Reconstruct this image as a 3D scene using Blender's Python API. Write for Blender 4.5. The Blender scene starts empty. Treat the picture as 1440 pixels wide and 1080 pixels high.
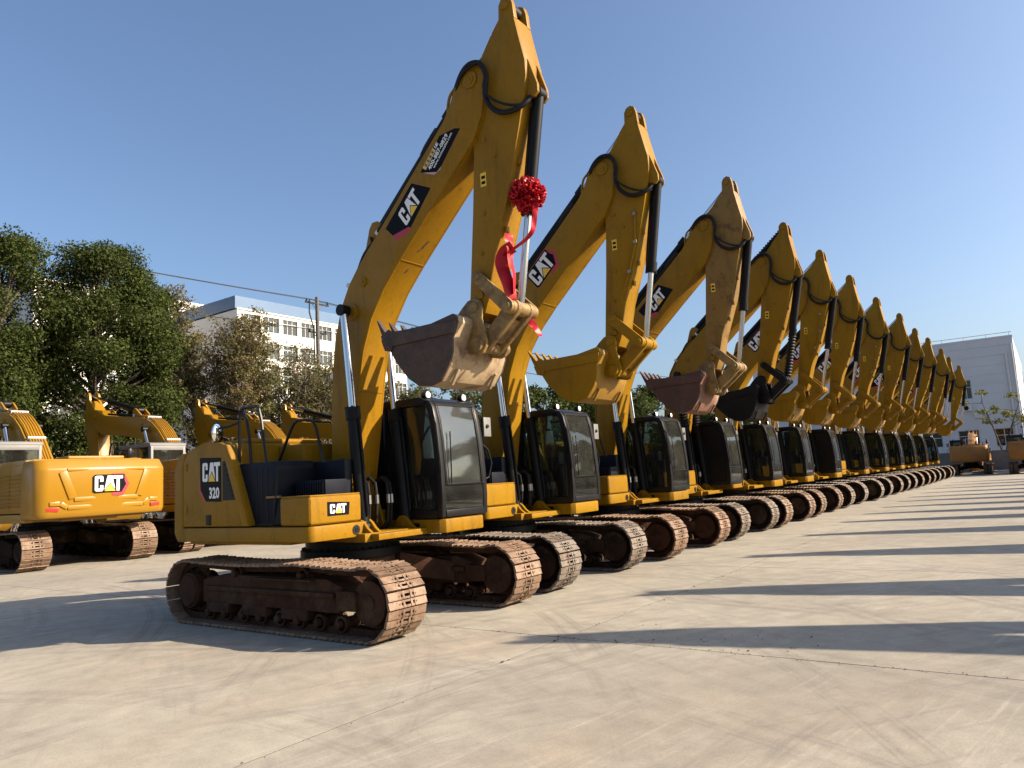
import bpy, bmesh, math, random
import numpy as np
from mathutils import Vector, Matrix
random.seed(7)
RNG = np.random.default_rng(11)
R = math.radians
sc = bpy.context.scene
col = sc.collection

# ------------------------------------------------------------------ camera, sky, sun, exposure
def look_axes(yaw, pitch, roll):
    f = Vector((math.sin(yaw) * math.cos(pitch), math.cos(yaw) * math.cos(pitch), math.sin(pitch)))
    r = Vector((math.cos(yaw), -math.sin(yaw), 0)); u = r.cross(f)
    c, s = math.cos(roll), math.sin(roll)
    return c * r + s * u, -s * r + c * u, f
cam_d = bpy.data.cameras.new('camera'); cam = bpy.data.objects.new('camera', cam_d); col.objects.link(cam)
ax, ay, af = look_axes(R(-35.4), R(7.12), R(-3.18))
cam.matrix_world = Matrix(((ax.x, ay.x, -af.x, 8.2), (ax.y, ay.y, -af.y, -7.38), (ax.z, ay.z, -af.z, 1.76), (0, 0, 0, 1)))
cam_d.sensor_fit = 'HORIZONTAL'; cam_d.sensor_width = 36; cam_d.lens = 36 * 1046 / 1440
cam_d.clip_start = .05; cam_d.clip_end = 3000
sc.camera = cam
SUN_AZ, SUN_EL = 30.0, 30.0                      # azimuth from +X towards +Y
w = bpy.data.worlds.new('World'); sc.world = w; w.use_nodes = True
nt = w.node_tree; nt.nodes.clear()
sky = nt.nodes.new('ShaderNodeTexSky'); sky.sky_type = 'NISHITA'; sky.sun_disc = False
sky.sun_elevation = R(SUN_EL); sky.sun_rotation = R(90 - SUN_AZ)
sky.altitude = 50; sky.air_density = 1.0; sky.dust_density = 3.0; sky.ozone_density = 1.6
bg = nt.nodes.new('ShaderNodeBackground'); bg.inputs['Strength'].default_value = 0.074
wo = nt.nodes.new('ShaderNodeOutputWorld')
wb = nt.nodes.new('ShaderNodeMix'); wb.data_type = 'RGBA'; wb.blend_type = 'MULTIPLY'; wb.inputs[0].default_value = 1; wb.inputs[7].default_value = (1.04, 1.13, 1.25, 1)
nt.links.new(sky.outputs[0], wb.inputs[6]); nt.links.new(wb.outputs[2], bg.inputs[0]); nt.links.new(bg.outputs[0], wo.inputs[0])
sd = bpy.data.lights.new('sun', 'SUN'); sd.energy = 5.0; sd.angle = R(0.53); sd.color = (1.0, .84, .66)
sun = bpy.data.objects.new('sun', sd); col.objects.link(sun)
S = Vector((math.cos(R(SUN_EL)) * math.cos(R(SUN_AZ)), math.cos(R(SUN_EL)) * math.sin(R(SUN_AZ)), math.sin(R(SUN_EL))))
sun.rotation_euler = S.to_track_quat('Z', 'Y').to_euler(); sun.location = S * 60
sc.view_settings.view_transform = 'Standard'; sc.view_settings.look = 'None'
sc.view_settings.exposure = 1.12; sc.view_settings.gamma = 1; sc.view_settings.use_curve_mapping = False
sc.render.engine = 'CYCLES'
sc.cycles.max_bounces = 6; sc.cycles.diffuse_bounces = 3; sc.cycles.glossy_bounces = 3
sc.cycles.transparent_max_bounces = 12; sc.cycles.caustics_reflective = False; sc.cycles.caustics_refractive = False

# ------------------------------------------------------------------ materials
def ramp(nt, a, b, p0=.35, p1=.65):
    n = nt.nodes.new('ShaderNodeValToRGB'); e = n.color_ramp.elements
    e[0].position = p0; e[1].position = p1
    e[0].color = (a, a, a, 1) if not isinstance(a, tuple) else (*a, 1)
    e[1].color = (b, b, b, 1) if not isinstance(b, tuple) else (*b, 1)
    return n
def mix(nt, fac, a, b, mode='MIX'):
    n = nt.nodes.new('ShaderNodeMix'); n.data_type = 'RGBA'; n.blend_type = mode
    for sock, v in ((n.inputs[0], fac), (n.inputs[6], a), (n.inputs[7], b)):
        if hasattr(v, 'is_output'): nt.links.new(v, sock)
        elif isinstance(v, tuple): sock.default_value = (*v, 1)
        else: sock.default_value = v
    return n.outputs[2]
def coords(nt, world=False):
    if world:
        g = nt.nodes.new('ShaderNodeNewGeometry'); return g.outputs['Position']
    tc = nt.nodes.new('ShaderNodeTexCoord'); oi = nt.nodes.new('ShaderNodeObjectInfo')
    mu = nt.nodes.new('ShaderNodeMath'); mu.operation = 'MULTIPLY'; mu.inputs[1].default_value = 57.3
    nt.links.new(oi.outputs['Random'], mu.inputs[0])
    va = nt.nodes.new('ShaderNodeVectorMath'); va.operation = 'ADD'
    nt.links.new(tc.outputs['Object'], va.inputs[0]); nt.links.new(mu.outputs[0], va.inputs[1])
    return va.outputs[0]
def noise(nt, vec, scale, detail=4, rough=.6, stretch=None):
    if stretch:
        m = nt.nodes.new('ShaderNodeMapping'); m.inputs['Scale'].default_value = stretch
        nt.links.new(vec, m.inputs[0]); vec = m.outputs[0]
    n = nt.nodes.new('ShaderNodeTexNoise'); n.inputs['Scale'].default_value = scale
    n.inputs['Detail'].default_value = detail; n.inputs['Roughness'].default_value = rough
    nt.links.new(vec, n.inputs['Vector']); return n.outputs[0]
def bump(nt, h, strength, dist=.01):
    b = nt.nodes.new('ShaderNodeBump'); b.inputs['Strength'].default_value = strength; b.inputs['Distance'].default_value = dist
    nt.links.new(h, b.inputs['Height']); return b.outputs[0]
def new_mat(name):
    m = bpy.data.materials.new(name); m.use_nodes = True
    return m, m.node_tree, m.node_tree.nodes['Principled BSDF']
def surf(name, c1, c2=None, rough=.5, metal=0, scale=3, dirt=None, dirt_amt=(.55, .8), dscale=1.6, bmp=0, bscale=40, spec=.5, coat=0, tint=False, world=False, dstretch=None, grime=0, chips=0):
    m, nt, p = new_mat(name)
    v = coords(nt, world)
    c = mix(nt, ramp_link(nt, noise(nt, v, scale), 0, 1, .3, .7), c1, c2 or tuple(x * .86 for x in c1))
    if tint:
        oi = nt.nodes.new('ShaderNodeObjectInfo'); c = mix(nt, 1.0, c, oi.outputs['Color'], 'MULTIPLY')
    p.inputs['Roughness'].default_value = rough
    if dirt:
        d = ramp_link(nt, noise(nt, v, dscale, 8, .68, dstretch), 0, 1, *dirt_amt)
        c = mix(nt, d, c, dirt)
        mr = nt.nodes.new('ShaderNodeMapRange'); nt.links.new(d, mr.inputs[0]); mr.inputs[3].default_value = rough; mr.inputs[4].default_value = min(1, rough + .3)
        nt.links.new(mr.outputs[0], p.inputs['Roughness'])
    if grime:
        g = ramp_link(nt, noise(nt, v, 22, 5, .7), 1 - grime, 1.0, .3, .6); c = mix(nt, 1.0, c, g, 'MULTIPLY')
    nt.links.new(c, p.inputs['Base Color'])
    p.inputs['Metallic'].default_value = metal; p.inputs['Specular IOR Level'].default_value = spec
    if coat: p.inputs['Coat Weight'].default_value = coat; p.inputs['Coat Roughness'].default_value = .15
    if chips:
        ch = ramp_link(nt, noise(nt, v, 7.5, 9, .78), 0, 1, chips, chips + .035); c = mix(nt, ch, c, (.06, .03, .016))
        rn = ramp_link(nt, noise(nt, v, 5, 7, .7, (1, 1, .14)), 0, .8, .53, .72); c = mix(nt, rn, c, tuple(x * .5 for x in c1)); nt.links.new(c, p.inputs['Base Color'])
    if bmp: nt.links.new(bump(nt, noise(nt, v, bscale, 5, .6), bmp), p.inputs['Normal'])
    return m
def ramp_link(nt, src, a, b, p0, p1):
    r = ramp(nt, a, b, p0, p1); nt.links.new(src, r.inputs[0]); return r.outputs[0]

M = {}
M['yellow'] = surf('yellow_paint', (.27, .142, .0055), (.245, .127, .0055), .45, scale=1.2, spec=.14, dirt=(.18, .10, .018), dirt_amt=(.52, .82), dscale=1.3, bmp=.04, bscale=60, coat=.0, tint=True, grime=.14, chips=.645)
M['yellow_dusty'] = surf('dusty_yellow_paint', (.24, .13, .010), (.21, .112, .013), .6, scale=2, dirt=(.075, .04, .018), dirt_amt=(.54, .67), dscale=2.4, bmp=.1, bscale=50, tint=True, grime=.25, chips=.63)
M['yellow_clean'] = surf('clean_yellow_paint', (.30, .15, .005), (.28, .14, .005), .34, spec=.4, scale=1, dirt=(.23, .12, .018), dirt_amt=(.62, .9), coat=.25, tint=True)
M['orange'] = surf('orange_paint', (.29, .135, .013), (.25, .11, .012), .5, scale=2, dirt=(.22, .10, .04), dirt_amt=(.45, .7))
M['black'] = surf('black_paint', (.006, .006, .0065), (.010, .010, .0105), .42, scale=3, dirt=(.028, .025, .02), dirt_amt=(.58, .9), grime=.2, spec=.15)
M['satin_black'] = surf('satin_black_frame', (.006, .006, .007), (.010, .010, .011), .38, scale=3, dirt=(.03, .027, .024), dirt_amt=(.6, .9), spec=.22)
M['rubber'] = surf('black_rubber', (.008, .008, .008), (.013, .0125, .012), .6, scale=8, bmp=.1, bscale=120, spec=.22)
M['navy_cover'] = surf('dark_plastic_panel', (.007, .0085, .014), (.011, .013, .02), .5, scale=4, dirt=(.03, .028, .026), dirt_amt=(.6, .85), spec=.1)
M['chrome'] = surf('chrome_rod', (.62, .62, .62), (.56, .56, .57), .14, 1.0, scale=4)
M['steel'] = surf('bare_steel', (.32, .31, .30), (.26, .25, .24), .4, 1.0, scale=6)
M['shoe'] = surf('track_steel', (.29, .215, .155), (.19, .135, .095), .62, .15, scale=9, dirt=(.11, .06, .038), dirt_amt=(.45, .75), dscale=4, bmp=.25, bscale=45, tint=True, grime=.3)
M['frame_dirt'] = surf('muddy_undercarriage', (.055, .031, .019), (.026, .016, .011), .8, scale=4, spec=.12, dirt=(.10, .066, .042), dirt_amt=(.5, .75), dscale=3, bmp=.3, bscale=30, tint=True, grime=.3)
M['rust'] = surf('rusty_bucket_steel', (.085, .05, .036), (.04, .025, .019), .68, .1, scale=4, dirt=(.115, .08, .06), dirt_amt=(.54, .74), dscale=3.4, bmp=.35, bscale=35, grime=.4)
M['rust_red'] = surf('red_rust_steel', (.10, .046, .032), (.062, .031, .024), .7, .1, scale=3, dirt=(.15, .10, .07), dirt_amt=(.55, .8), dscale=2, bmp=.3, bscale=35, grime=.3)
M['lit_worn_back'] = surf('lit_worn_bucket_back', (.42, .315, .185), (.30, .205, .115), .6, .1, scale=3, dirt=(.12, .055, .03), dirt_amt=(.50, .66), dscale=3, bmp=.25, bscale=35, grime=.3)  # worn steel, with the sunlight on the bucket's rear face put into its paler colour
M['lit_rust_back'] = surf('lit_red_worn_back', (.25, .12, .075), (.17, .08, .05), .65, .1, scale=3, dirt=(.34, .24, .16), dirt_amt=(.52, .7), dscale=2, bmp=.25, bscale=35, grime=.3)  # paler copy of the red rust, sunlit rear face painted in along with wear
M['yellow_back'] = surf('scraped_yellow_back', (.27, .145, .012), (.24, .125, .01), .5, scale=2, dirt=(.40, .27, .11), dirt_amt=(.55, .68), dscale=2.2, grime=.15)
M['worn'] = surf('worn_yellow_steel', (.33, .205, .055), (.22, .14, .05), .6, .1, scale=3, dirt=(.13, .075, .04), dirt_amt=(.46, .66), dscale=4, bmp=.25, bscale=35, grime=.3)
M['grey_paint'] = surf('grey_cab_paint', (.17, .17, .165), (.14, .14, .138), .45, scale=2)
M['white_plastic'] = surf('white_plastic', (.62, .62, .60), (.55, .55, .53), .4)
M['white_ink'] = surf('white_print', (.78, .78, .76), (.72, .72, .70), .45)
M['yellow_ink'] = surf('yellow_print', (.80, .50, .03), (.78, .48, .03), .45)
M['red_ink'] = surf('red_print', (.42, .02, .03), (.36, .02, .03), .45)
M['pink_ink'] = surf('pink_print', (.55, .28, .30), (.5, .25, .27), .45)
M['gold_ink'] = surf('gold_print', (.62, .46, .18), (.55, .40, .15), .45)
M['black_ink'] = surf('black_print', (.006, .006, .008), (.008, .008, .01), .45, spec=.06)
M['red_lens'] = surf('red_reflector', (.55, .035, .02), (.5, .03, .02), .3)
M['hivis'] = surf('yellow_green_cloth', (.50, .58, .08), (.42, .5, .08), .8)
M['red_cloth'] = surf('red_satin', (.46, .005, .014), (.32, .003, .010), .45, scale=9, spec=.3)
M['lamp'] = surf('lamp_lens', (.75, .75, .72), (.7, .7, .68), .15)
M['bark'] = surf('tree_bark', (.09, .07, .055), (.05, .04, .032), .9, scale=6, bmp=.5, bscale=18)
M['twig'] = surf('brown_twigs', (.20, .155, .12), (.12, .09, .07), .9, scale=6)
M['white_wall'] = surf('white_render_wall', (.70, .675, .62), (.64, .62, .57), .8, scale=.4, dirt=(.44, .42, .38), dirt_amt=(.6, .85), dscale=.5, dstretch=(1, 1, .25), world=True)
M['blue_roof'] = surf('blue_roof_sheet', (.04, .115, .225), (.036, .10, .205), .5, scale=.6, world=True)
M['grey_wall'] = surf('grey_wall_panel', (.60, .62, .65), (.55, .57, .60), .75, scale=.7, dirt=(.48, .50, .52), dirt_amt=(.55, .85), dscale=.8, dstretch=(1, 1, .2), world=True)
M['dark_wall'] = surf('dark_grey_boundary_wall', (.17, .17, .165), (.13, .13, .125), .85, scale=1.2, dirt=(.09, .085, .08), dirt_amt=(.5, .8), dscale=1, bmp=.2, world=True)
M['window_frame'] = surf('white_window_frame', (.6, .6, .58), (.55, .55, .53), .4)
M['concrete_post'] = surf('concrete_post', (.11, .105, .10), (.08, .078, .074), .85, scale=4)
M['tarp'] = surf('beige_cover', (.38, .30, .2), (.3, .24, .16), .8)
def glass(name, tint, dust, rough=.03, ior=1.5, dcol=(.42, .40, .36)):
    m, nt, p = new_mat(name); nt.nodes.remove(p)
    out = nt.nodes['Material Output']
    tr = nt.nodes.new('ShaderNodeBsdfTransparent'); tr.inputs[0].default_value = (*tint, 1)
    gl = nt.nodes.new('ShaderNodeBsdfGlossy'); gl.inputs['Roughness'].default_value = rough; gl.inputs[0].default_value = (.95, 1, .98, 1)
    df = nt.nodes.new('ShaderNodeBsdfDiffuse'); df.inputs[0].default_value = (*dcol, 1)
    v = coords(nt)
    fr = nt.nodes.new('ShaderNodeFresnel'); fr.inputs[0].default_value = ior
    a = nt.nodes.new('ShaderNodeMixShader'); nt.links.new(fr.outputs[0], a.inputs[0]); nt.links.new(tr.outputs[0], a.inputs[1]); nt.links.new(gl.outputs[0], a.inputs[2])
    b = nt.nodes.new('ShaderNodeMixShader')
    d = ramp_link(nt, noise(nt, v, 2.5, 6, .65), dust * .4, dust * 1.5, .3, .75); nt.links.new(d, b.inputs[0])
    nt.links.new(a.outputs[0], b.inputs[1]); nt.links.new(df.outputs[0], b.inputs[2]); nt.links.new(b.outputs[0], out.inputs[0])
    return m
M['glass'] = glass('cab_glass', (.62, .70, .68), .03)
M['dusty_glass'] = glass('dusty_cab_glass', (.42, .52, .50), .07, .05, 1.95, (.44, .47, .45))
M['dark_glass'] = glass('window_glass', (.25, .29, .31), .05, .04, 1.6)
M['mirror'] = surf('mirror_glass', (.8, .82, .84), (.8, .82, .84), .04, 1.0)

def concrete_mat():
    m, nt, p = new_mat('yard_concrete'); v = coords(nt, True)
    big = ramp_link(nt, noise(nt, v, .22, 5, .6), 0, 1, .35, .68)
    c = mix(nt, big, (.385, .355, .283), (.285, .263, .212))
    pink = ramp_link(nt, noise(nt, v, .5, 6, .65, (1, .35, 1)), 0, 1, .5, .75); c = mix(nt, pink, c, (.345, .29, .222))
    # broom and tyre streaks in two directions, broken up by a coarse mask
    for rot, sc_, lo, hi, dark in ((35, (7, .35, 1), .56, .74, (.235, .21, .18)), (-60, (5, .25, 1), .58, .74, (.255, .23, .195)), (10, (14, .5, 1), .57, .72, (.42, .375, .32))):
        mp = nt.nodes.new('ShaderNodeMapping'); mp.inputs['Rotation'].default_value = (0, 0, R(rot)); nt.links.new(v, mp.inputs[0])
        s = ramp_link(nt, noise(nt, mp.outputs[0], 1.0, 7, .66, sc_), 0, .95, lo - .05, hi - .02)
        mk = ramp_link(nt, noise(nt, v, .33 + rot * .001, 4, .6), 0, 1, .40, .56)
        mm = nt.nodes.new('ShaderNodeMath'); mm.operation = 'MULTIPLY'; nt.links.new(s, mm.inputs[0]); nt.links.new(mk, mm.inputs[1])
        c = mix(nt, mm.outputs[0], c, dark)
    # thin paired arcs left by turning machines
    for loc, sca, w_ in (((-3.2, 10.5, 0), .16, .03), ((-12.5, 3.0, 0), .13, .025), ((9, 12, 0), .19, .03)):
        mp = nt.nodes.new('ShaderNodeMapping'); mp.inputs['Location'].default_value = loc; nt.links.new(v, mp.inputs[0])
        wv = nt.nodes.new('ShaderNodeTexWave'); wv.wave_type = 'RINGS'; wv.rings_direction = 'Z'; wv.inputs['Scale'].default_value = sca
        wv.inputs['Distortion'].default_value = .6; wv.inputs['Detail'].default_value = 3; wv.inputs['Detail Scale'].default_value = .5
        nt.links.new(mp.outputs[0], wv.inputs[0])
        r = nt.nodes.new('ShaderNodeValToRGB'); e = r.color_ramp.elements; e[0].position = .90; e[1].position = 1.0; e[0].color = (0, 0, 0, 1); e[1].color = (0, 0, 0, 1)
        for pp, vv in ((.90 + w_, .75), (.90 + 1.6 * w_, .15), (.90 + 2.4 * w_, .8)): q = e.new(pp); q.color = (vv, vv, vv, 1)
        nt.links.new(wv.outputs['Fac'], r.inputs[0])
        mk = ramp_link(nt, noise(nt, mp.outputs[0], .45, 7, .75), 0, .8, .43, .60)
        mm = nt.nodes.new('ShaderNodeMath'); mm.operation = 'MULTIPLY'; nt.links.new(r.outputs[0], mm.inputs[0]); nt.links.new(mk, mm.inputs[1])
        c = mix(nt, mm.outputs[0], c, (.21, .185, .155))
    mid = ramp_link(nt, noise(nt, v, 2.6, 8, .72), .80, 1.12, .3, .7); c = mix(nt, 1.0, c, mid, 'MULTIPLY')
    spk = ramp_link(nt, noise(nt, v, 55, 4, .7), .82, 1.08, .3, .7); c = mix(nt, 1.0, c, spk, 'MULTIPLY')
    st = ramp_link(nt, noise(nt, v, 1.1, 9, .75), 0, .75, .56, .70); c = mix(nt, st, c, (.23, .205, .172))
    oi = nt.nodes.new('ShaderNodeObjectInfo')
    mr = nt.nodes.new('ShaderNodeMapRange'); nt.links.new(oi.outputs['Random'], mr.inputs[0]); mr.inputs[3].default_value = .95; mr.inputs[4].default_value = 1.04
    c = mix(nt, 1.0, c, mr.outputs[0], 'MULTIPLY')
    nt.links.new(c, p.inputs['Base Color']); p.inputs['Roughness'].default_value = .8; p.inputs['Specular IOR Level'].default_value = .3
    nt.links.new(bump(nt, noise(nt, v, 30, 6, .65), .22, .006), p.inputs['Normal'])
    return m
M['concrete'] = concrete_mat()
M['soil'] = surf('dusty_soil', (.16, .13, .095), (.11, .09, .065), .95, scale=.6, dirt=(.07, .065, .04), dirt_amt=(.45, .7), dscale=.3, world=True)
def leaf_mat(name, cols, trans=.3):
    m, nt, p = new_mat(name); out = nt.nodes['Material Output']
    g = nt.nodes.new('ShaderNodeNewGeometry'); r = nt.nodes.new('ShaderNodeValToRGB')
    e = r.color_ramp.elements
    while len(e) < len(cols): e.new(.5)
    for i, c in enumerate(cols): e[i].position = i / (len(cols) - 1); e[i].color = (*c, 1)
    nt.links.new(g.outputs['Random Per Island'], r.inputs[0])
    v = coords(nt); n = ramp_link(nt, noise(nt, v, .55, 4, .6), .7, 1.3, .3, .7); c = mix(nt, 1.0, r.outputs[0], n, 'MULTIPLY')
    nt.links.new(c, p.inputs['Base Color']); p.inputs['Roughness'].default_value = .65; p.inputs['Specular IOR Level'].default_value = .12
    t = nt.nodes.new('ShaderNodeBsdfTranslucent'); nt.links.new(c, t.inputs[0])
    ms = nt.nodes.new('ShaderNodeMixShader'); ms.inputs[0].default_value = trans
    nt.links.new(p.outputs[0], ms.inputs[1]); nt.links.new(t.outputs[0], ms.inputs[2]); nt.links.new(ms.outputs[0], out.inputs[0])
    return m
M['leaf_green'] = leaf_mat('evergreen_leaves', [(.022, .036, .009), (.04, .058, .013), (.06, .078, .018), (.088, .098, .024)])
M['leaf_olive'] = leaf_mat('olive_leaves', [(.07, .085, .028), (.11, .12, .04), (.15, .14, .055), (.14, .10, .05)])
M['leaf_rust'] = leaf_mat('autumn_leaves', [(.15, .085, .045), (.15, .13, .045), (.12, .125, .045), (.20, .16, .075)])
M['leaf_shrub'] = leaf_mat('dark_shrub_leaves', [(.05, .04, .022), (.075, .065, .03), (.06, .075, .025), (.09, .055, .03)])
M['leaf_yellow'] = leaf_mat('yellow_green_leaves', [(.14, .17, .04), (.2, .21, .05), (.17, .14, .05)])

# ------------------------------------------------------------------ mesh builder
class MB:
    def __init__(s): s.v = []; s.f = []; s.m = []; s.cur = 0
    def add(s, vs, fs):
        o = len(s.v); s.v.extend([tuple(p) for p in vs]); s.f.extend([tuple(i + o for i in f) for f in fs]); s.m.extend([s.cur] * len(fs)); return s
    def box(s, x0, x1, y0, y1, z0, z1):
        return s.add([(x0, y0, z0), (x1, y0, z0), (x1, y1, z0), (x0, y1, z0), (x0, y0, z1), (x1, y0, z1), (x1, y1, z1), (x0, y1, z1)],
                     [(0, 3, 2, 1), (4, 5, 6, 7), (0, 1, 5, 4), (1, 2, 6, 5), (2, 3, 7, 6), (3, 0, 4, 7)])
    def prism(s, pts, a, b, axis='y'):
        n = len(pts)
        mk = {'y': lambda p, t: (p[0], t, p[1]), 'x': lambda p, t: (t, p[0], p[1]), 'z': lambda p, t: (p[0], p[1], t)}[axis]
        vs = [mk(p, a) for p in pts] + [mk(p, b) for p in pts]
        fs = [tuple(range(n)), tuple(range(2 * n - 1, n - 1, -1))] + [(i, i + n, (i + 1) % n + n, (i + 1) % n) for i in range(n)]
        return s.add(vs, fs)
    def cyl(s, p0, p1, r0, r1=None, n=16, cap=True):
        r1 = r0 if r1 is None else r1
        p0, p1 = Vector(p0), Vector(p1); d = (p1 - p0).normalized()
        a = d.orthogonal().normalized(); b = d.cross(a)
        vs = [p0 + r0 * (math.cos(t) * a + math.sin(t) * b) for t in [2 * math.pi * i / n for i in range(n)]]
        vs += [p1 + r1 * (math.cos(t) * a + math.sin(t) * b) for t in [2 * math.pi * i / n for i in range(n)]]
        fs = [(i, (i + 1) % n, (i + 1) % n + n, i + n) for i in range(n)]
        if cap: fs += [tuple(range(n - 1, -1, -1)), tuple(range(n, 2 * n))]
        return s.add(vs, fs)
    def tube(s, pts, r, n=8, cap=True):
        P = [Vector(p) for p in pts]; k = len(P); rs = r if isinstance(r, (list, tuple)) else [r] * k
        vs = []; a = None
        for i in range(k):
            d = (P[min(i + 1, k - 1)] - P[max(i - 1, 0)]).normalized()
            if a is None: a = d.orthogonal().normalized()
            a = (a - d * a.dot(d)).normalized(); b = d.cross(a)
            vs += [P[i] + rs[i] * (math.cos(2 * math.pi * j / n) * a + math.sin(2 * math.pi * j / n) * b) for j in range(n)]
        fs = [(i * n + j, i * n + (j + 1) % n, (i + 1) * n + (j + 1) % n, (i + 1) * n + j) for i in range(k - 1) for j in range(n)]
        if cap: fs += [tuple(range(n - 1, -1, -1)), tuple(range((k - 1) * n, k * n))]
        return s.add(vs, fs)
    def ball(s, c, r, n=10, sc_=(1, 1, 1)):
        c = Vector(c); vs = [c + Vector((0, 0, -r * sc_[2]))]; m = n // 2
        for i in range(1, m):
            t = -math.pi / 2 + math.pi * i / m
            vs += [c + Vector((r * math.cos(t) * math.cos(2 * math.pi * j / n) * sc_[0], r * math.cos(t) * math.sin(2 * math.pi * j / n) * sc_[1], r * math.sin(t) * sc_[2])) for j in range(n)]
        vs.append(c + Vector((0, 0, r * sc_[2]))); L = len(vs) - 1
        fs = [(0, 1 + (j + 1) % n, 1 + j) for j in range(n)]
        for i in range(m - 2): fs += [(1 + i * n + j, 1 + i * n + (j + 1) % n, 1 + (i + 1) * n + (j + 1) % n, 1 + (i + 1) * n + j) for j in range(n)]
        fs += [(1 + (m - 2) * n + j, 1 + (m - 2) * n + (j + 1) % n, L) for j in range(n)]
        return s.add(vs, fs)
    def mesh(s, name, mats, bevel=0, seg=2, ang=32, smooth=True):
        me = bpy.data.meshes.new(name); bm = bmesh.new()
        vs = [bm.verts.new(p) for p in s.v]
        for f, mi in zip(s.f, s.m):
            try: fc = bm.faces.new([vs[i] for i in f]); fc.material_index = mi
            except ValueError: pass
        bmesh.ops.recalc_face_normals(bm, faces=bm.faces)
        if bevel:
            es = [e for e in bm.edges if len(e.link_faces) == 2 and e.calc_face_angle(0) > R(28)]
            bmesh.ops.bevel(bm, geom=es, offset=bevel, segments=seg, profile=.6, affect='EDGES', clamp_overlap=True)
        bm.to_mesh(me); bm.free()
        for m in (mats if isinstance(mats, (list, tuple)) else [mats]): me.materials.append(M[m] if isinstance(m, str) else m)
        if smooth:
            me.polygons.foreach_set('use_smooth', [True] * len(me.polygons)); me.set_sharp_from_angle(angle=R(ang))
        return me
def capsule(p0, p1, r0, r1=None, n=7):
    r1 = r1 or r0; p0, p1 = Vector(p0), Vector(p1); a = math.atan2((p1 - p0).y, (p1 - p0).x)
    return [(p0.x + r0 * math.cos(a + math.pi / 2 + math.pi * i / n), p0.y + r0 * math.sin(a + math.pi / 2 + math.pi * i / n)) for i in range(n + 1)] + \
           [(p1.x + r1 * math.cos(a - math.pi / 2 + math.pi * i / n), p1.y + r1 * math.sin(a - math.pi / 2 + math.pi * i / n)) for i in range(n + 1)]
CACHE = {}
def cached(key, fn):
    if key not in CACHE: CACHE[key] = fn()
    return CACHE[key]
def put(name, me, parent=None, loc=(0, 0, 0), rot=(0, 0, 0), mat=None, color=None, kind=None, label=None):
    o = bpy.data.objects.new(name, me); col.objects.link(o)
    o.parent = parent; o.location = loc; o.rotation_euler = rot
    if mat: o.material_slots[0].link = 'OBJECT'; o.material_slots[0].material = M[mat]
    if color: o.color = (*color, 1)
    if kind: o['kind'] = kind
    if label: o['label'] = label
    return o
def thing(name, label, cat, loc=(0, 0, 0), rz=0, group=None, scale=1):
    o = bpy.data.objects.new(name, None); col.objects.link(o); o.location = loc; o.rotation_euler = (0, 0, rz); o.scale = (scale,) * 3
    o.empty_display_size = .3; o['label'] = label; o['category'] = cat
    if group: o['group'] = group
    return o
def tag(o, label, cat, group=None):
    o['label'] = label; o['category'] = cat
    if group: o['group'] = group
    return o
def flat(b, pts, to3, mi):          # a flat printed polygon, to3 maps (x, y) to 3D
    b.cur = mi; b.add([to3(p) for p in pts], [tuple(range(len(pts)))])

# ------------------------------------------------------------------ lettering
LC = [(.07, 0), (0, .08), (0, .92), (.07, 1), (.41, 1), (.48, .92), (.48, .62), (.30, .62), (.30, .83), (.18, .83), (.18, .17), (.30, .17), (.30, .38), (.48, .38), (.48, .08), (.41, 0)]
LA = [(.53, 0), (.72, 1), (1.0, 1), (1.19, 0), (1.0, 0), (.86, .72), (.72, 0)]
LT = [(1.06, 1), (1.62, 1), (1.62, .8), (1.43, .8), (1.43, 0), (1.25, 0), (1.25, .8), (1.06, .8)]
TRI = [(.55, 0), (1.19, 0), (.87, .46)]; TRIO = [(.47, -.03), (1.27, -.03), (.87, .54)]
def word_logo(b, to3, white=1, yel=2, blk=0):
    for L in (LC, LT): flat(b, L, lambda p: to3(p, 2), white)
    flat(b, LA[:3] + [(1.19, 0), (.53, 0)], lambda p: to3(p, 2), white)
    flat(b, TRIO, lambda p: to3(p, 3), blk); flat(b, TRI, lambda p: to3(p, 4), yel)
def logo_old(to3):                  # dark plate, white letters, yellow triangle, red corner
    b = MB(); flat(b, [(-.25, .42), (.02, -.22), (1.9, -.22), (1.9, 1.2), (.22, 1.2), (-.25, .62)], lambda p: to3(p, 1), 0)
    flat(b, [(-.25, .42), (.02, -.22), (.5, -.22), (.36, -.36), (-.05, -.36), (-.37, .42)], lambda p: to3(p, 1), 3)
    word_logo(b, to3); return b
def logo_hex(to3):                  # white letters with dark outline and a red and black hexagon behind the T
    b = MB()
    flat(b, [(1.0, -.3), (1.65, -.3), (2.02, .42), (1.7, 1.14), (1.0, 1.14)], lambda p: to3(p, 0.5), 3)
    flat(b, [(1.0, -.1), (1.55, -.1), (1.82, .42), (1.58, 1.08), (1.0, 1.08)], lambda p: to3(p, 1), 0)
    flat(b, [(-.09, .0), (.02, -.1), (1.35, -.1), (1.72, .72), (1.72, 1.08), (.02, 1.08), (-.09, .98)], lambda p: to3(p, 1.3), 0)
    word_logo(b, to3); return b
LOGO_MATS = ['black_ink', 'white_ink', 'yellow_ink', 'red_ink']
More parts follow.
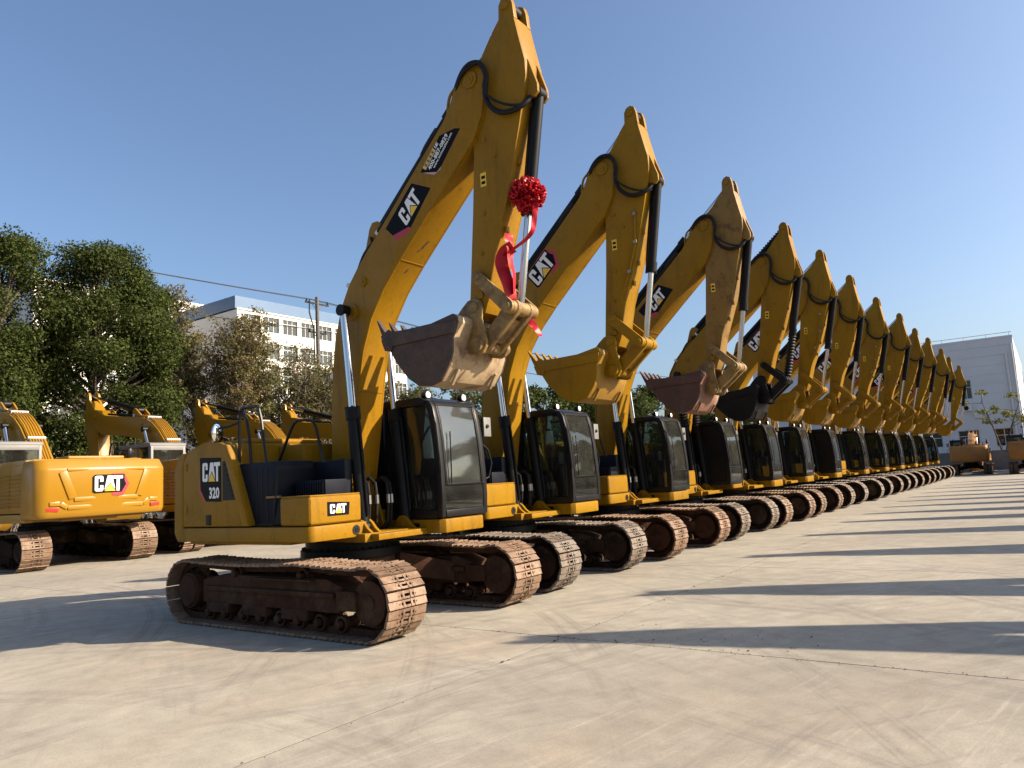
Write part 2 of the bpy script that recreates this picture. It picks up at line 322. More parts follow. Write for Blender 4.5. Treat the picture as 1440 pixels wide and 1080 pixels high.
def text_polys(txt, size, bold=.0, shear=0):
    cu = bpy.data.curves.new('t', 'FONT'); cu.body = txt; cu.size = size; cu.offset = bold; cu.shear = shear; cu.resolution_u = 2
    o = bpy.data.objects.new('t', cu); col.objects.link(o)
    dg = bpy.context.evaluated_depsgraph_get(); dg.update(); me = bpy.data.meshes.new_from_object(o.evaluated_get(dg))
    vs = [v.co.copy() for v in me.vertices]; fs = [tuple(p.vertices) for p in me.polygons]
    bpy.data.objects.remove(o); bpy.data.curves.remove(cu); bpy.data.meshes.remove(me)
    return vs, fs
def add_text(b, txt, size, to3, mi, bold=0, k=2, shear=0):
    vs, fs = text_polys(txt, size, bold, shear); b.cur = mi; b.add([to3((v.x, v.y), k) for v in vs], fs)

# ------------------------------------------------------------------ excavator: undercarriage
NSHOE, TX, TR = 50, 1.80, .405                   # shoes per track, wheel centres at +-TX, radius of the pad line
def track_path(t):                               # t in [0,1): pad line of the track, returns (x, z, angle)
    run = 2 * TX; arc = math.pi * TR; tot = 2 * run + 2 * arc; d = t * tot; zc = TR + .03
    if d < run: return TX - d, .03, math.pi                       # bottom, towards the rear
    d -= run
    if d < arc: a = d / TR; return -TX - TR * math.sin(a), zc - TR * math.cos(a), math.pi - a
    d -= arc
    if d < run:
        x = -TX + d; sag = .035 * (abs(math.sin(math.pi * 1.5 * (x + TX) / (2 * TX)))) - .012
        return x, zc + TR - sag, 0
    d -= run; a = d / TR; return TX + TR * math.sin(a), zc + TR * math.cos(a), -a
PITCH = (4 * TX + 2 * math.pi * TR) / NSHOE
def shoe_mesh():
    b = MB(); p = PITCH * .5
    # two flat bars per pad, split by a groove; each bar rises to a low grouser at its trailing edge
    prof = [(-p * .96, -.016), (-p * .96, .008), (-p * .16, .022), (-p * .06, .022), (-p * .06, -.002), (p * .07, -.002), (p * .07, .010), (p * .80, .022), (p * .90, .022), (p * .90, -.016)]
    for y0, y1 in ((-.30, -.105), (-.075, -.045), (.045, .075), (.105, .30)): b.prism(prof, y0, y1)
    for y0, y1, h in ((-.105, -.075, .008), (-.045, .045, .006), (.075, .105, .008)):
        b.box(-p * .96, -p * .62, y0, y1, -.006, h); b.box(-p * .3, -p * .06, y0, y1, -.006, h + .008); b.box(p * .07, p * .30, y0, y1, -.006, h); b.box(p * .62, p * .90, y0, y1, -.006, h + .008)
    for y in (-.13, .13):
        for x in (-.045, .042): b.cyl((x, y, .008), (x, y, .024), .010, n=6)
    return b.mesh('track_shoe', 'shoe', smooth=False)
def shoes_joined():
    b = MB(); p = PITCH * .5
    prof = [(-p * .95, 0), (-p * .8, .03), (-p * .6, .012), (-p * .05, .026), (p * .05, .012), (p * .75, .03), (p * 1.0, 0)]
    for i in range(NSHOE):
        x, z, a = track_path((i + .5) / NSHOE); c, s_ = math.cos(a), math.sin(a)
        pts = [(x + q[0] * c - q[1] * s_, z + q[0] * s_ + q[1] * c) for q in prof]
        b.prism(pts, -.30, -.03); b.prism(pts, .03, .30)
    return b.mesh('track_shoes', 'shoe', smooth=False)
def chain_mesh():
    b = MB(); N = 100
    for y in (-.09, .09):
        for i in range(N):
            (x0, z0, a0), (x1, z1, a1) = track_path(i / N), track_path((i + 1) / N)
            q = []
            for x, z, a in ((x0, z0, a0), (x1, z1, a1)):
                nx, nz = -math.sin(a), math.cos(a)
                q += [(x - nx * .008, z - nz * .008), (x - nx * .10, z - nz * .10)]
            b.prism([q[0], q[2], q[3], q[1]], y - .025, y + .025)
    for i in range(NSHOE):                                                  # link pins join the two rails
        x, z, a = track_path(i / NSHOE); x += math.sin(a) * .055; z -= math.cos(a) * .055; b.cyl((x, -.12, z), (x, .12, z), .025, n=6)
    return b.mesh('track_chain', 'frame_dirt', smooth=False)
def track_frame_mesh():
    b = MB()
    b.prism([(-1.45, .30), (1.30, .30), (1.36, .36), (1.36, .60), (1.1, .68), (-1.0, .68), (-1.45, .60)], -.20, .20)
    b.prism([(1.30, .34), (1.62, .34), (1.62, .56), (1.30, .56)], -.24, -.17); b.prism([(1.30, .34), (1.62, .34), (1.62, .56), (1.30, .56)], .17, .24)
    for x in (-1.1, -.3, .5): b.box(x - .25, x + .25, -.215, .215, .18, .31)
    b.box(-1.35, 1.25, -.245, -.20, .47, .53)
    for x in (-.72, .62): b.box(x - .06, x + .06, -.06, .06, .66, .76)
    b.box(-.2, .9, -.30, -.20, .655, .675)
    return b.mesh('track_frame', 'frame_dirt', bevel=.012)
def roller_mesh():
    b = MB(); b.cyl((0, -.17, 0), (0, .17, 0), .075, n=14)
    for y in (-.17, .09): b.cyl((0, y, 0), (0, y + .08, 0), .10, n=14)
    b.cyl((0, -.23, 0), (0, .23, 0), .05, n=10)
    return b.mesh('track_roller', 'frame_dirt', bevel=.006)
def idler_mesh():
    b = MB(); b.cyl((0, -.075, 0), (0, .075, 0), .30, n=28); b.cyl((0, -.04, 0), (0, .04, 0), .335, n=28)
    b.cyl((0, -.19, 0), (0, .19, 0), .255, n=24); b.cyl((0, -.205, 0), (0, .205, 0), .09, n=14)
    return b.mesh('idler', 'frame_dirt', bevel=.01)
def sprocket_mesh():
    b = MB(); pts = []
    for i in range(23 * 4):
        a = 2 * math.pi * i / (23 * 4); r = .335 if i % 4 in (0, 1) else .285; pts.append((r * math.cos(a), r * math.sin(a)))
    b.prism(pts, -.03, .03); b.cyl((0, -.20, 0), (0, .16, 0), .24, n=24); b.cyl((0, -.235, 0), (0, -.20, 0), .20, .22, n=24)
    for i in range(12):
        a = 2 * math.pi * i / 12; b.cyl((.255 * math.cos(a), -.05, .255 * math.sin(a)), (.255 * math.cos(a), -.03, .255 * math.sin(a)), .018, n=6)
    return b.mesh('sprocket', 'frame_dirt', bevel=.008)
def car_body_mesh():
    b = MB()
    b.cyl((0, 0, .50), (0, 0, .82), .66, .60, n=32)
    for s in (-1, 1):
        for x0, x1 in ((-1.05, -.35), (.35, 1.05)):
            vs = [(x0, s * .99, .33), (x1, s * .99, .33), (x1, s * .99, .60), (x0, s * .99, .60)]
            k = .55
            vs += [(x0 * k, s * .38, .48), (x1 * k, s * .38, .48), (x1 * k, s * .38, .80), (x0 * k, s * .38, .80)]
            b.add(vs, [(0, 1, 2, 3), (7, 6, 5, 4), (0, 4, 5, 1), (1, 5, 6, 2), (2, 6, 7, 3), (3, 7, 4, 0)])
    return b.mesh('car_body', 'frame_dirt', bevel=.015)
def slew_mesh():
    b = MB(); b.cyl((0, 0, .80), (0, 0, .90), .70, n=40); b.cyl((0, 0, .90), (0, 0, 1.02), .63, n=40)
    for i in range(40):
        a = 2 * math.pi * i / 40; b.cyl((.665 * math.cos(a), .665 * math.sin(a), .90), (.665 * math.cos(a), .665 * math.sin(a), .935), .018, n=6)
    return b.mesh('slew_ring', 'black')
# ------------------------------------------------------------------ excavator: upper body
def arc(cx, cy, r, a0, a1, n=6): return [(cx + r * math.cos(R(a0 + (a1 - a0) * i / n)), cy + r * math.sin(R(a0 + (a1 - a0) * i / n))) for i in range(n + 1)]
def deck_mesh():
    b = MB(); b.box(-2.0, .95, -.62, .62, 1.03, 1.14); b.box(-1.95, .3, -1.28, 1.28, 1.06, 1.12)
    b.box(-2.0, .30, -.40, -.31, 1.10, 1.40); b.box(-2.0, .30, .31, .40, 1.10, 1.40)
    b.box(.95, 1.10, -.52, .52, 1.05, 1.13)
    return b.mesh('main_frame', 'yellow', bevel=.012)
def skirt_right():
    b = MB(); b.prism([(-2.02, -1.375), (.66, -1.375)] + arc(.70, -1.275, .10, -90, 0, 4) + [(.80, -.44), (.45, -.44), (.45, -1.2), (-2.02, -1.2)], 1.10, 1.292, 'z')
    return b.mesh('side_skirt', 'yellow', bevel=.022)
def skirt_left():
    b = MB(); b.prism([(-2.02, 1.375), (1.30, 1.375), (1.38, 1.30), (1.38, .48), (1.30, .41), (.2, .41), (.2, 1.2), (-2.02, 1.2)], 1.05, 1.24, 'z')
    return b.mesh('cab_base_skirt', 'yellow', bevel=.022)
def counterweight_mesh():
    b = MB()
    half = [(-1.99, -1.372)] + arc(-2.10, -1.05, .33, -100, -160, 5) + [(-2.58, -.62), (-2.72, -.25)]
    plan = half + [(x, -y) for x, y in reversed(half)]
    lo = [(x + (.06 if x < -2.05 else 0), y * .985) for x, y in plan]; top = [(x + (.10 if x < -2.05 else 0), y * .975) for x, y in plan]
    n = len(plan); rings = [(lo, 1.09), (plan, 1.22), (plan, 2.12), (top, 2.36)]; vs = []
    for pl, z in rings: vs += [(x, y, z) for x, y in pl]
    fs = [tuple(range(n - 1, -1, -1)), tuple(range(3 * n, 4 * n))]
    for k in range(3): fs += [(k * n + i, k * n + (i + 1) % n, (k + 1) * n + (i + 1) % n, (k + 1) * n + i) for i in range(n)]
    b.add(vs, fs)
    return b.mesh('counterweight', 'yellow', bevel=.03, seg=3)
def cw_flat_mesh():                               # newer, squarer counterweight with embossed panel
    b = MB()
    half = [(-1.99, -1.372)] + arc(-2.45, -1.09, .28, -90, -172, 6) + [(-2.76, -.6), (-2.80, 0)]
    plan = half[:-1] + [(-2.80, 0)] + [(x, -y) for x, y in reversed(half[:-1])]
    top = [(x + (.12 if x < -2.1 else 0), y * .97) for x, y in plan]; lo = [(x + (.05 if x < -2.1 else 0), y * .985) for x, y in plan]; n = len(plan)
    rings = [(lo, 1.09), (plan, 1.2), (plan, 2.20), (top, 2.42)]; vs = []
    for pl, z in rings: vs += [(x, y, z) for x, y in pl]
    fs = [tuple(range(n - 1, -1, -1)), tuple(range(3 * n, 4 * n))]
    for k in range(3): fs += [(k * n + i, k * n + (i + 1) % n, (k + 1) * n + (i + 1) % n, (k + 1) * n + i) for i in range(n)]
    b.add(vs, fs)
    return b.mesh('counterweight', 'yellow_clean', bevel=.035, seg=3)
def cw_rear_x(y): 
    y = abs(y); return -2.80 + .04 * min(1, y / .6) + (0 if y < .6 else .03 * (y - .6) / .5)
def cw_ribs_mesh():                               # raised trapezoid moulding on the rear face
    b = MB()
    def bar(pts, wd, pr=.035):
        for (y0, z0), (y1, z1) in zip(pts, pts[1:]):
            d = Vector((y1 - y0, z1 - z0)).normalized(); nx, nz = -d.y * wd / 2, d.x * wd / 2
            q = [(y0 + nx, z0 + nz), (y1 + nx, z1 + nz), (y1 - nx, z1 - nz), (y0 - nx, z0 - nz)]
            vs = [(cw_rear_x(y) - pr, y, z) for y, z in q] + [(cw_rear_x(y) + .02, y, z) for y, z in q]
            b.add(vs, [(0, 1, 2, 3), (7, 6, 5, 4), (0, 4, 5, 1), (1, 5, 6, 2), (2, 6, 7, 3), (3, 7, 4, 0)])
    bar([(-.88, 2.14), (-.68, 1.52)], .16, .03); bar([(.88, 2.14), (.68, 1.52)], .16, .03); bar([(-.66, 1.50), (.66, 1.50)], .10, .028); bar([(-.8, 2.18), (.8, 2.18)], .07, .025)
    bar([(-1.12, 1.42), (-.92, 1.42), (-.78, 1.32), (.78, 1.32), (.92, 1.42), (1.12, 1.42)], .10, .03)
    return b.mesh('moulded_rib', 'yellow_clean', bevel=.02)
def hood_mesh():
    b = MB(); b.box(-1.97, -.95, -1.22, 1.22, 1.30, 2.44); b.box(-.95, -.38, -.50, 1.22, 1.30, 2.40)
    b.box(-1.75, -1.05, -.9, .4, 2.44, 2.52)
    return b.mesh('engine_hood', 'yellow', bevel=.05, seg=3)
def engine_door():
    b = MB(); b.prism([(-1.98, 1.305), (-.50, 1.305), (-.97, 2.40), (-1.05, 2.46), (-1.45, 2.485), (-1.85, 2.38), (-1.98, 2.22)], -1.375, -1.20)
    return b.mesh('engine_side_door', 'yellow', bevel=.03, seg=3)
def door_strip():
    b = MB(); b.prism([(-1.02, 2.43), (-.89, 2.41), (-.42, 1.31), (-.55, 1.31)], -1.392, -1.22)
    return b.mesh('slanted_pillar', 'yellow', bevel=.015)
def door_grille():
    b = MB(); b.add([(-1.0, -1.378, 2.19), (-.94, -1.378, 2.19), (-.70, -1.378, 1.66), (-1.0, -1.378, 1.66)], [(0, 1, 2, 3)])
    b.prism([(-1.0, 2.19), (-.935, 2.19), (-.70, 1.66), (-1.0, 1.66)], -1.379, -1.36)
    for i in range(7): z = 1.71 + i * .07; b.box(-.985, -.75 - (z - 1.66) * .43, -1.386, -1.376, z, z + .02)
    return b.mesh('door_grille', 'black', smooth=False)
def latch_mesh():
    b = MB(); b.box(-1.40, -1.28, -1.384, -1.37, 1.33, 1.47); return b.mesh('door_latch', 'black', bevel=.004)
def tank_mesh():
    b = MB(); b.prism([(-.52, 1.30), (-.05, 1.30), (.02, 2.05), (-.02, 2.14), (-.86, 2.14)], -1.27, -.62)
    b.box(-.05, .60, -.62, -.48, 1.30, 2.12); b.prism([(-.05, 1.30), (.22, 1.30), (.22, 1.66), (-.05, 1.66)], -1.28, -.62)
    return b.mesh('tank_panel', 'navy_cover', bevel=.025)
def tank_details():
    b = MB()
    for x in (-.40, -.28, -.17): b.prism([(x, 1.36), (x + .018, 1.36), (x + .018, 2.06), (x, 2.06)], -1.276, -1.262)
    b.box(-.50, -.04, -1.278, -1.26, 1.30, 1.34)
    b.tube([(.03, -1.26, 2.05), (.06, -1.285, 1.9), (.05, -1.29, 1.7), (.0, -1.285, 1.5), (-.03, -1.27, 1.36)], .018, 6)
    b.cur = 1; b.box(-.16, .12, -1.30, -1.272, 1.655, 1.69)
    return b.mesh('tank_trim', ['rubber', 'yellow_dusty'], bevel=.004)
def pleat_mesh():
    b = MB(); n = 12
    b.box(.08, .66, -1.0, -.64, 1.60, 1.86)
    for i in range(n): x = .09 + .56 * i / n; b.box(x, x + .028, -1.018, -.99, 1.6, 1.83)
    return b.mesh('ribbed_cover', 'navy_cover', bevel=.008)
def box_mesh():
    b = MB(); b.box(.21, .80, -1.372, -.52, 1.302, 1.662); return b.mesh('storage_box', 'yellow', bevel=.05, seg=3)
def box_lid():
    b = MB(); b.box(.225, .79, -1.355, -.54, 1.655, 1.672); b.box(.40, .46, -1.378, -1.365, 1.35, 1.38); return b.mesh('box_lid', 'yellow', bevel=.008)
def front_lamp():
    b = MB(); b.cyl((.795, -.63, 1.195), (.808, -.63, 1.195), .062, n=18); b.cur = 1; b.cyl((.806, -.63, 1.195), (.812, -.63, 1.195), .03, n=12)
    return b.mesh('round_lamp', ['rubber', 'black'])
def rail_a():
    b = MB()
    b.tube([(-.80, -1.25, 2.10), (-.79, -1.25, 2.75), (-.76, -1.25, 2.87), (-.70, -1.25, 2.90), (-.42, -1.25, 2.90), (-.35, -1.25, 2.85), (-.30, -1.25, 2.7), (-.20, -1.25, 2.10), (-.20, -1.24, 1.5)], .021, 8)
    b.tube([(-.72, -1.25, 2.88), (-.62, -1.25, 2.72), (-.57, -1.25, 2.5), (-.53, -1.25, 2.05)], .021, 8)
    return b.mesh('handrail', 'satin_black')
def rail_b():
    b = MB(); b.tube([(-.46, -.9, 2.06), (-.14, -.9, 2.56), (-.06, -.9, 2.65), (.02, -.9, 2.68), (.26, -.9, 2.66), (.33, -.9, 2.63), (.38, -.9, 2.55), (.52, -.9, 2.08)], .02, 8)
    return b.mesh('handrail', 'satin_black')
def mirror_r():
    b = MB(); b.tube([(-.78, -1.25, 2.72), (-1.0, -1.26, 2.68), (-1.2, -1.3, 2.66)], .018, 6)
    b.ball((-1.22, -1.31, 2.60), .1, 12, (.45, .9, 1.6)); b.cur = 1; b.ball((-1.195, -1.34, 2.60), .09, 12, (.4, .85, 1.5))
    return b.mesh('rear_view_mirror', ['satin_black', 'mirror'])
def mirror_l():
    b = MB(); b.tube([(1.12, 1.40, 2.72), (1.16, 1.55, 2.74), (1.16, 1.66, 2.72), (1.16, 1.67, 2.4)], .014, 6)
    b.tube([(1.12, 1.41, 2.3), (1.14, 1.62, 2.32), (1.16, 1.78, 2.2), (1.16, 1.86, 2.0), (1.14, 1.80, 1.78), (1.10, 1.55, 1.7), (1.08, 1.41, 1.72)], .016, 6)
    b.cur = 1; b.box(1.155, 1.20, 1.66, 1.84, 2.40, 2.70); b.cur = 0; b.cyl((1.20, 1.74, 2.56), (1.22, 1.74, 2.56), .03, n=10)
    return b.mesh('wing_mirror', ['satin_black', 'grey_paint'], bevel=.01)
def boom_bracket():
    b = MB()
    for y in (-.30, .25): b.prism([(-.40, 1.12), (.42, 1.12), (.30, 1.50), (.24, 1.78), (.17, 1.88), (.10, 1.91), (.02, 1.88), (-.05, 1.78), (-.30, 1.50)], y, y + .05)
    b.cyl((.10, -.36, 1.75), (.10, .36, 1.75), .07, n=16)
    for s in (-1, 1):
        for y in (.335, .475): b.prism([(.48, 1.10), (1.0, 1.10), (.86, 1.2), (.80, 1.27), (.74, 1.31), (.66, 1.31), (.60, 1.26), (.58, 1.18)], s * y - .025, s * y + .025)
        b.cyl((.70, s * .30, 1.2), (.70, s * .52, 1.2), .055, n=14)
    return b.mesh('boom_bracket', 'yellow', bevel=.01)
def valve_hoses():
    b = MB()
    for i, (y, x) in enumerate(((-.16, .52), (-.06, .56), (.10, .62), (.18, .60))):
        b.tube([(x - .25, y, 1.78), (x - .08, y, 1.86), (x + .02, y, 1.78), (x + .05, y, 1.55), (x + .02, y, 1.25), (x - .1, y, 1.14)], .024, 8)
    b.cur = 1
    for y, x in ((-.16, .52), (-.06, .56), (.10, .62), (.18, .60)): b.cyl((x + .045, y, 1.62), (x + .048, y, 1.50), .032, n=8)
    return b.mesh('hydraulic_hose', ['rubber', 'steel'])
def side_panel_left():
    b = MB(); b.box(-1.97, -.48, 1.19, 1.372, 1.26, 2.42); return b.mesh('left_side_panel', 'yellow', bevel=.03, seg=3)
def side_louvers():
    b = MB()
    for x0 in (-1.9, -1.2):
        for z in [1.45 + .085 * i for i in range(9)]:
            b.add([(x0, 1.374, z), (x0 + .6, 1.374, z), (x0 + .6, 1.40, z - .04), (x0, 1.40, z - .04), (x0, 1.374, z - .06), (x0 + .6, 1.374, z - .06)], [(0, 1, 2, 3), (3, 2, 5, 4), (0, 3, 4), (1, 5, 2)])
    for z in (1.38, 2.32): b.box(-1.95, -.5, 1.37, 1.378, z, z + .012)
    b.box(-1.235, -1.222, 1.37, 1.378, 1.3, 2.4)
    return b.mesh('louver_panel', 'yellow', smooth=False)
# cab ------------------------------------------------------------
FRONT = [(1.37, 1.26), (1.385, 1.55), (1.378, 1.90), (1.350, 2.30), (1.305, 2.62), (1.265, 2.80), (1.20, 2.895), (1.10, 2.93)]
def strip(b, prof, y0, y1, th):
    n = len(prof); vs = []
    for i, (x, z) in enumerate(prof):
        a, c = prof[max(i - 1, 0)], prof[min(i + 1, n - 1)]; d = Vector((c[0] - a[0], c[1] - a[1])).normalized(); nx, nz = -d.y * th, d.x * th
        vs += [(x, y0, z), (x, y1, z), (x + nx, y0, z + nz), (x + nx, y1, z + nz)]
    fs = []
    for i in range(n - 1):
        o = 4 * i; fs += [(o, o + 1, o + 5, o + 4), (o + 2, o + 6, o + 7, o + 3), (o, o + 4, o + 6, o + 2), (o + 1, o + 3, o + 7, o + 5)]
    fs += [(0, 2, 3, 1), (4 * n - 4, 4 * n - 3, 4 * n - 1, 4 * n - 2)]
    b.add(vs, fs)
def cab_frame():
    b = MB()
    for y in (.42, 1.30): strip(b, FRONT, y, y + .08, .11)
    b.box(1.27, 1.38, .50, 1.30, 1.26, 1.36)
    strip(b, [(1.255, 2.83), (1.20, 2.895), (1.10, 2.93), (1.0, 2.94)], .50, 1.30, .05)
    b.prism([(-.44, 2.84), (1.10, 2.84), (1.16, 2.90), (1.04, 2.955), (-.36, 2.955), (-.44, 2.92)], .40, 1.40)
    for y in (.42, 1.31):
        b.box(-.44, -.30, y, y + .07, 1.25, 2.86); b.box(.28, .36, y + .005, y + .065, 1.25, 2.86)
        b.box(-.31, 1.28, y + .002, y + .068, 1.25, 1.36)
    b.box(-.44, -.38, .48, 1.32, 1.25, 1.85); b.box(-.44, -.38, .48, 1.32, 2.74, 2.86)
    b.box(-.42, 1.30, .45, 1.37, 1.242, 1.268)
    return b.mesh('cab_frame', 'satin_black', bevel=.02)
def windshield():
    b = MB(); strip(b, [(x - .012, z) for x, z in [(1.382, 1.72), (1.378, 1.90), (1.350, 2.30), (1.305, 2.62), (1.258, 2.82)]], .502, 1.298, .008); return b.mesh('windshield', 'dusty_glass')
def lower_glass():
    b = MB(); strip(b, [(1.362, 1.365), (1.372, 1.55), (1.370, 1.70)], .502, 1.298, .008); return b.mesh('lower_window', 'glass')
def wind_trim():
    b = MB(); P = [(1.388, 1.70), (1.383, 1.90), (1.355, 2.30), (1.310, 2.62), (1.262, 2.82)]
    for y in (.50, 1.262): strip(b, P, y, y + .036, .03)
    b.box(1.35, 1.385, .536, 1.262, 1.695, 1.72)
    b.tube([(1.40, .60, 1.72), (1.39, .62, 2.1), (1.355, .66, 2.45)], .010, 6)                      # wiper arm
    return b.mesh('window_trim', 'black', bevel=.006)
def side_pane():
    b = MB(); b.prism([(-.30, 1.36), (.28, 1.36), (.28, 2.83), (-.30, 2.83)], .452, .458)
    b.prism([(.36, 1.36), (1.27, 1.36), (1.27, 1.9), (1.245, 2.3), (1.20, 2.62), (1.15, 2.83), (.36, 2.83)], .452, .458)
    return b.mesh('side_window', 'glass')
def side_cover():
    b = MB(); b.prism([(-.30, 1.36), (1.27, 1.36), (1.27, 1.9), (1.245, 2.3), (1.20, 2.62), (1.15, 2.83), (-.30, 2.83)], .446, .47)
    return b.mesh('side_cover', 'black', bevel=.006)
def door_pane():
    b = MB(); b.prism([(.36, 1.36), (1.27, 1.36), (1.27, 1.9), (1.245, 2.3), (1.20, 2.62), (1.15, 2.83), (.36, 2.83)], 1.352, 1.358); b.prism([(-.30, 1.7), (.28, 1.7), (.28, 2.83), (-.30, 2.83)], 1.352, 1.358)
    return b.mesh('door_window', 'glass')
def rear_pane():
    b = MB(); b.box(-.415, -.407, .48, 1.32, 1.85, 2.74); return b.mesh('rear_window', 'glass')
def seat_mesh():
    b = MB(); b.box(-.05, .45, .62, 1.14, 1.62, 1.76); b.prism([(-.12, 1.7), (.04, 1.7), (-.06, 2.35), (-.17, 2.35)], .64, 1.12); b.prism([(-.15, 2.36), (-.08, 2.36), (-.12, 2.58), (-.18, 2.58)], .74, 1.02)
    b.box(-.05, .4, .66, 1.1, 1.27, 1.62)
    return b.mesh('operator_seat', 'rubber', bevel=.04, seg=3)
def console_mesh():
    b = MB()
    for y in (.52, 1.16): b.box(-.05, .58, y, y + .11, 1.62, 1.86); b.cyl((.5, y + .055, 1.86), (.54, y + .055, 2.06), .02, .028, 8); b.box(0, .4, y, y + .11, 1.27, 1.62)
    b.box(1.0, 1.2, .5, .62, 1.27, 1.95); b.box(.98, 1.08, .48, .66, 1.95, 2.16)
    for y in (.80, .98): b.prism([(.95, 1.27), (1.05, 1.27), (1.02, 1.42), (.93, 1.42)], y, y + .07)
    return b.mesh('control_console', 'navy_cover', bevel=.015)
def lamp_mesh():
    b = MB(); b.cyl((1.02, 0, 2.99), (1.10, 0, 2.99), .05, .06, 12); b.box(1.04, 1.07, -.01, .01, 2.94, 2.99); b.cur = 1; b.ball((1.10, 0, 2.99), .052, 10, (.4, 1, 1))
    return b.mesh('work_lamp', ['black', 'lamp'])
def grab_mesh():
    b = MB(); b.tube([(1.30, .40, 2.62), (1.36, .365, 2.55), (1.40, .36, 2.2), (1.42, .365, 1.9), (1.38, .40, 1.82)], .014, 6); return b.mesh('grab_handle', 'satin_black')
def hivis_mesh():
    b = MB(); b.prism([(.34, 1.98), (.50, 1.98), (.52, 2.3), (.46, 2.42), (.38, 2.42), (.32, 2.3)], .472, .486); b.cur = 1; b.box(.35, .49, .466, .472, 1.98, 2.1)
    return b.mesh('warning_tag', ['hivis', 'white_plastic'])
def skirt_label():
    b = MB(); b.box(.62, .95, .4045, .41, 1.14, 1.19); return b.mesh('skirt_label', 'black_ink')

# ------------------------------------------------------------------ excavator: front linkage
F0 = Vector((.10, 1.75)); P0 = Vector((2.74, 6.83)); K0 = Vector((2.62, 3.87))
def loc2(pts, o): return [(p[0] - o.x, p[1] - o.y) for p in pts]
BOOM = [(.26, 1.62), (.37, 2.2), (.47, 2.8), (.55, 3.27), (.62, 3.6), (.80, 4.04), (1.05, 4.40), (1.39, 4.76), (2.0, 5.34), (2.73, 6.02), (2.88, 6.30), (2.95, 6.62), (2.95, 6.88), (2.87, 6.99), (2.75, 7.03), (2.60, 7.01), (2.50, 6.90), (2.38, 6.62), (2.25, 6.43), (1.65, 5.86), (.97, 5.21), (.60, 4.86), (.36, 4.58), (.19, 4.28), (.05, 3.84), (-.02, 3.34), (-.06, 2.7), (-.08, 2.2), (-.08, 1.75), (-.02, 1.60), (.10, 1.55)]
def boom_mesh():
    b = MB(); pf = loc2(BOOM, F0)
    b.prism(pf, -.215, .215)
    def off(i0, i1, d): return pf[i0:i1]
    # side plates stand a little proud of the bottom and top plates
    inset = []
    c = Vector((sum(p[0] for p in pf) / len(pf), sum(p[1] for p in pf) / len(pf)))
    b.prism(pf, -.245, -.2151); b.prism(pf, .2151, .245)
    return b.mesh('boom', 'yellow', bevel=.006)
def boom_welds():
    b = MB()
    for x0, z0, dx, dz in ((.515, 3.06, .17, .98), (1.39, 4.76, .72, .69)):        # weld seams across the bottom plate
        p = Vector((x0, z0)) - F0; d = Vector((dx, dz)).normalized(); nx = Vector((d.y, -d.x)) 
        q = [p - d * .009 - nx * .01, p + d * .009 - nx * .01, p + d * .005 + nx * .006, p - d * .005 + nx * .006]
        b.prism([tuple(v) for v in q], -.2145, .2145)
    return b.mesh('weld_seam', 'yellow')
BOSS = ((.67, 4.59, .065), (2.74, 6.83, .11), (.42, 4.2, .12))
def boss_mesh(r):
    b = MB(); b.cyl((0, 0, 0), (0, -.021, 0), r, n=18); b.cyl((0, -.02, 0), (0, -.032, 0), r * .55, n=14); b.cyl((0, -.03, 0), (0, -.042, 0), r * .2, n=6)
    return b.mesh('pin_boss', 'yellow')
def stick_mount():
    b = MB()
    for y in (-.17, .12): b.prism(loc2([(.50, 4.72), (1.12, 5.28), (1.0, 5.36), (.90, 5.44), (.80, 5.44), (.74, 5.36), (.64, 5.02)], F0), y, y + .05)
    return b.mesh('cylinder_mount', 'yellow', bevel=.008)
def pipe_mesh(y):
    b = MB(); back = [BOOM[i] for i in range(19, 29)]
    pts = []
    for i, (x, z) in enumerate(back):
        a, c = back[max(i - 1, 0)], back[min(i + 1, len(back) - 1)]; d = Vector((c[0] - a[0], c[1] - a[1])).normalized()
        pts.append((x + d.y * .055 - F0.x, y, z - d.x * .055 - F0.y))
    b.tube(pts, .023, 8); return b.mesh('boom_pipe', 'yellow')
def clamp_mesh():
    b = MB()
    for i in (20, 22, 25):
        x, z = BOOM[i]; a, c = BOOM[i - 1], BOOM[i + 1]; d = Vector((c[0] - a[0], c[1] - a[1])).normalized()
        cx, cz = x + d.y * .06 - F0.x, z - d.x * .06 - F0.y
        q = [(cx + d.x * .03 + d.y * .035, cz + d.y * .03 - d.x * .035), (cx - d.x * .03 + d.y * .035, cz - d.y * .03 - d.x * .035), (cx - d.x * .03 - d.y * .05, cz - d.y * .03 + d.x * .05), (cx + d.x * .03 - d.y * .05, cz + d.y * .03 + d.x * .05)]
        b.prism(q, -.21, .21)
    return b.mesh('pipe_clamp', 'white_plastic', bevel=.004)
def boom_strip():
    b = MB()
    for y in (-.19, .19): b.tube([(x - F0.x - .025, y, z - F0.y + .03) for x, z in ((2.12, 6.33), (1.65, 5.87), (1.10, 5.35), (.97, 5.23))], .034, 8)
    b.tube([(x - F0.x, -.19, z - F0.y) for x, z in ((1.84, 6.10), (1.92, 6.20), (2.06, 6.33), (2.12, 6.38))], .055, 8)
    b.tube(smooth_path([(x - F0.x, -.17, z - F0.y) for x, z in ((1.0, 5.27), (.80, 5.14), (.64, 5.02), (.53, 4.86), (.44, 4.68), (.42, 4.62))], 3), .026, 8)
    b.tube([(.83 - F0.x, -.2, 5.12 - F0.y), (.80 - F0.x, -.2, 5.22 - F0.y)], .02, 6)
    return b.mesh('boom_hose', 'rubber')
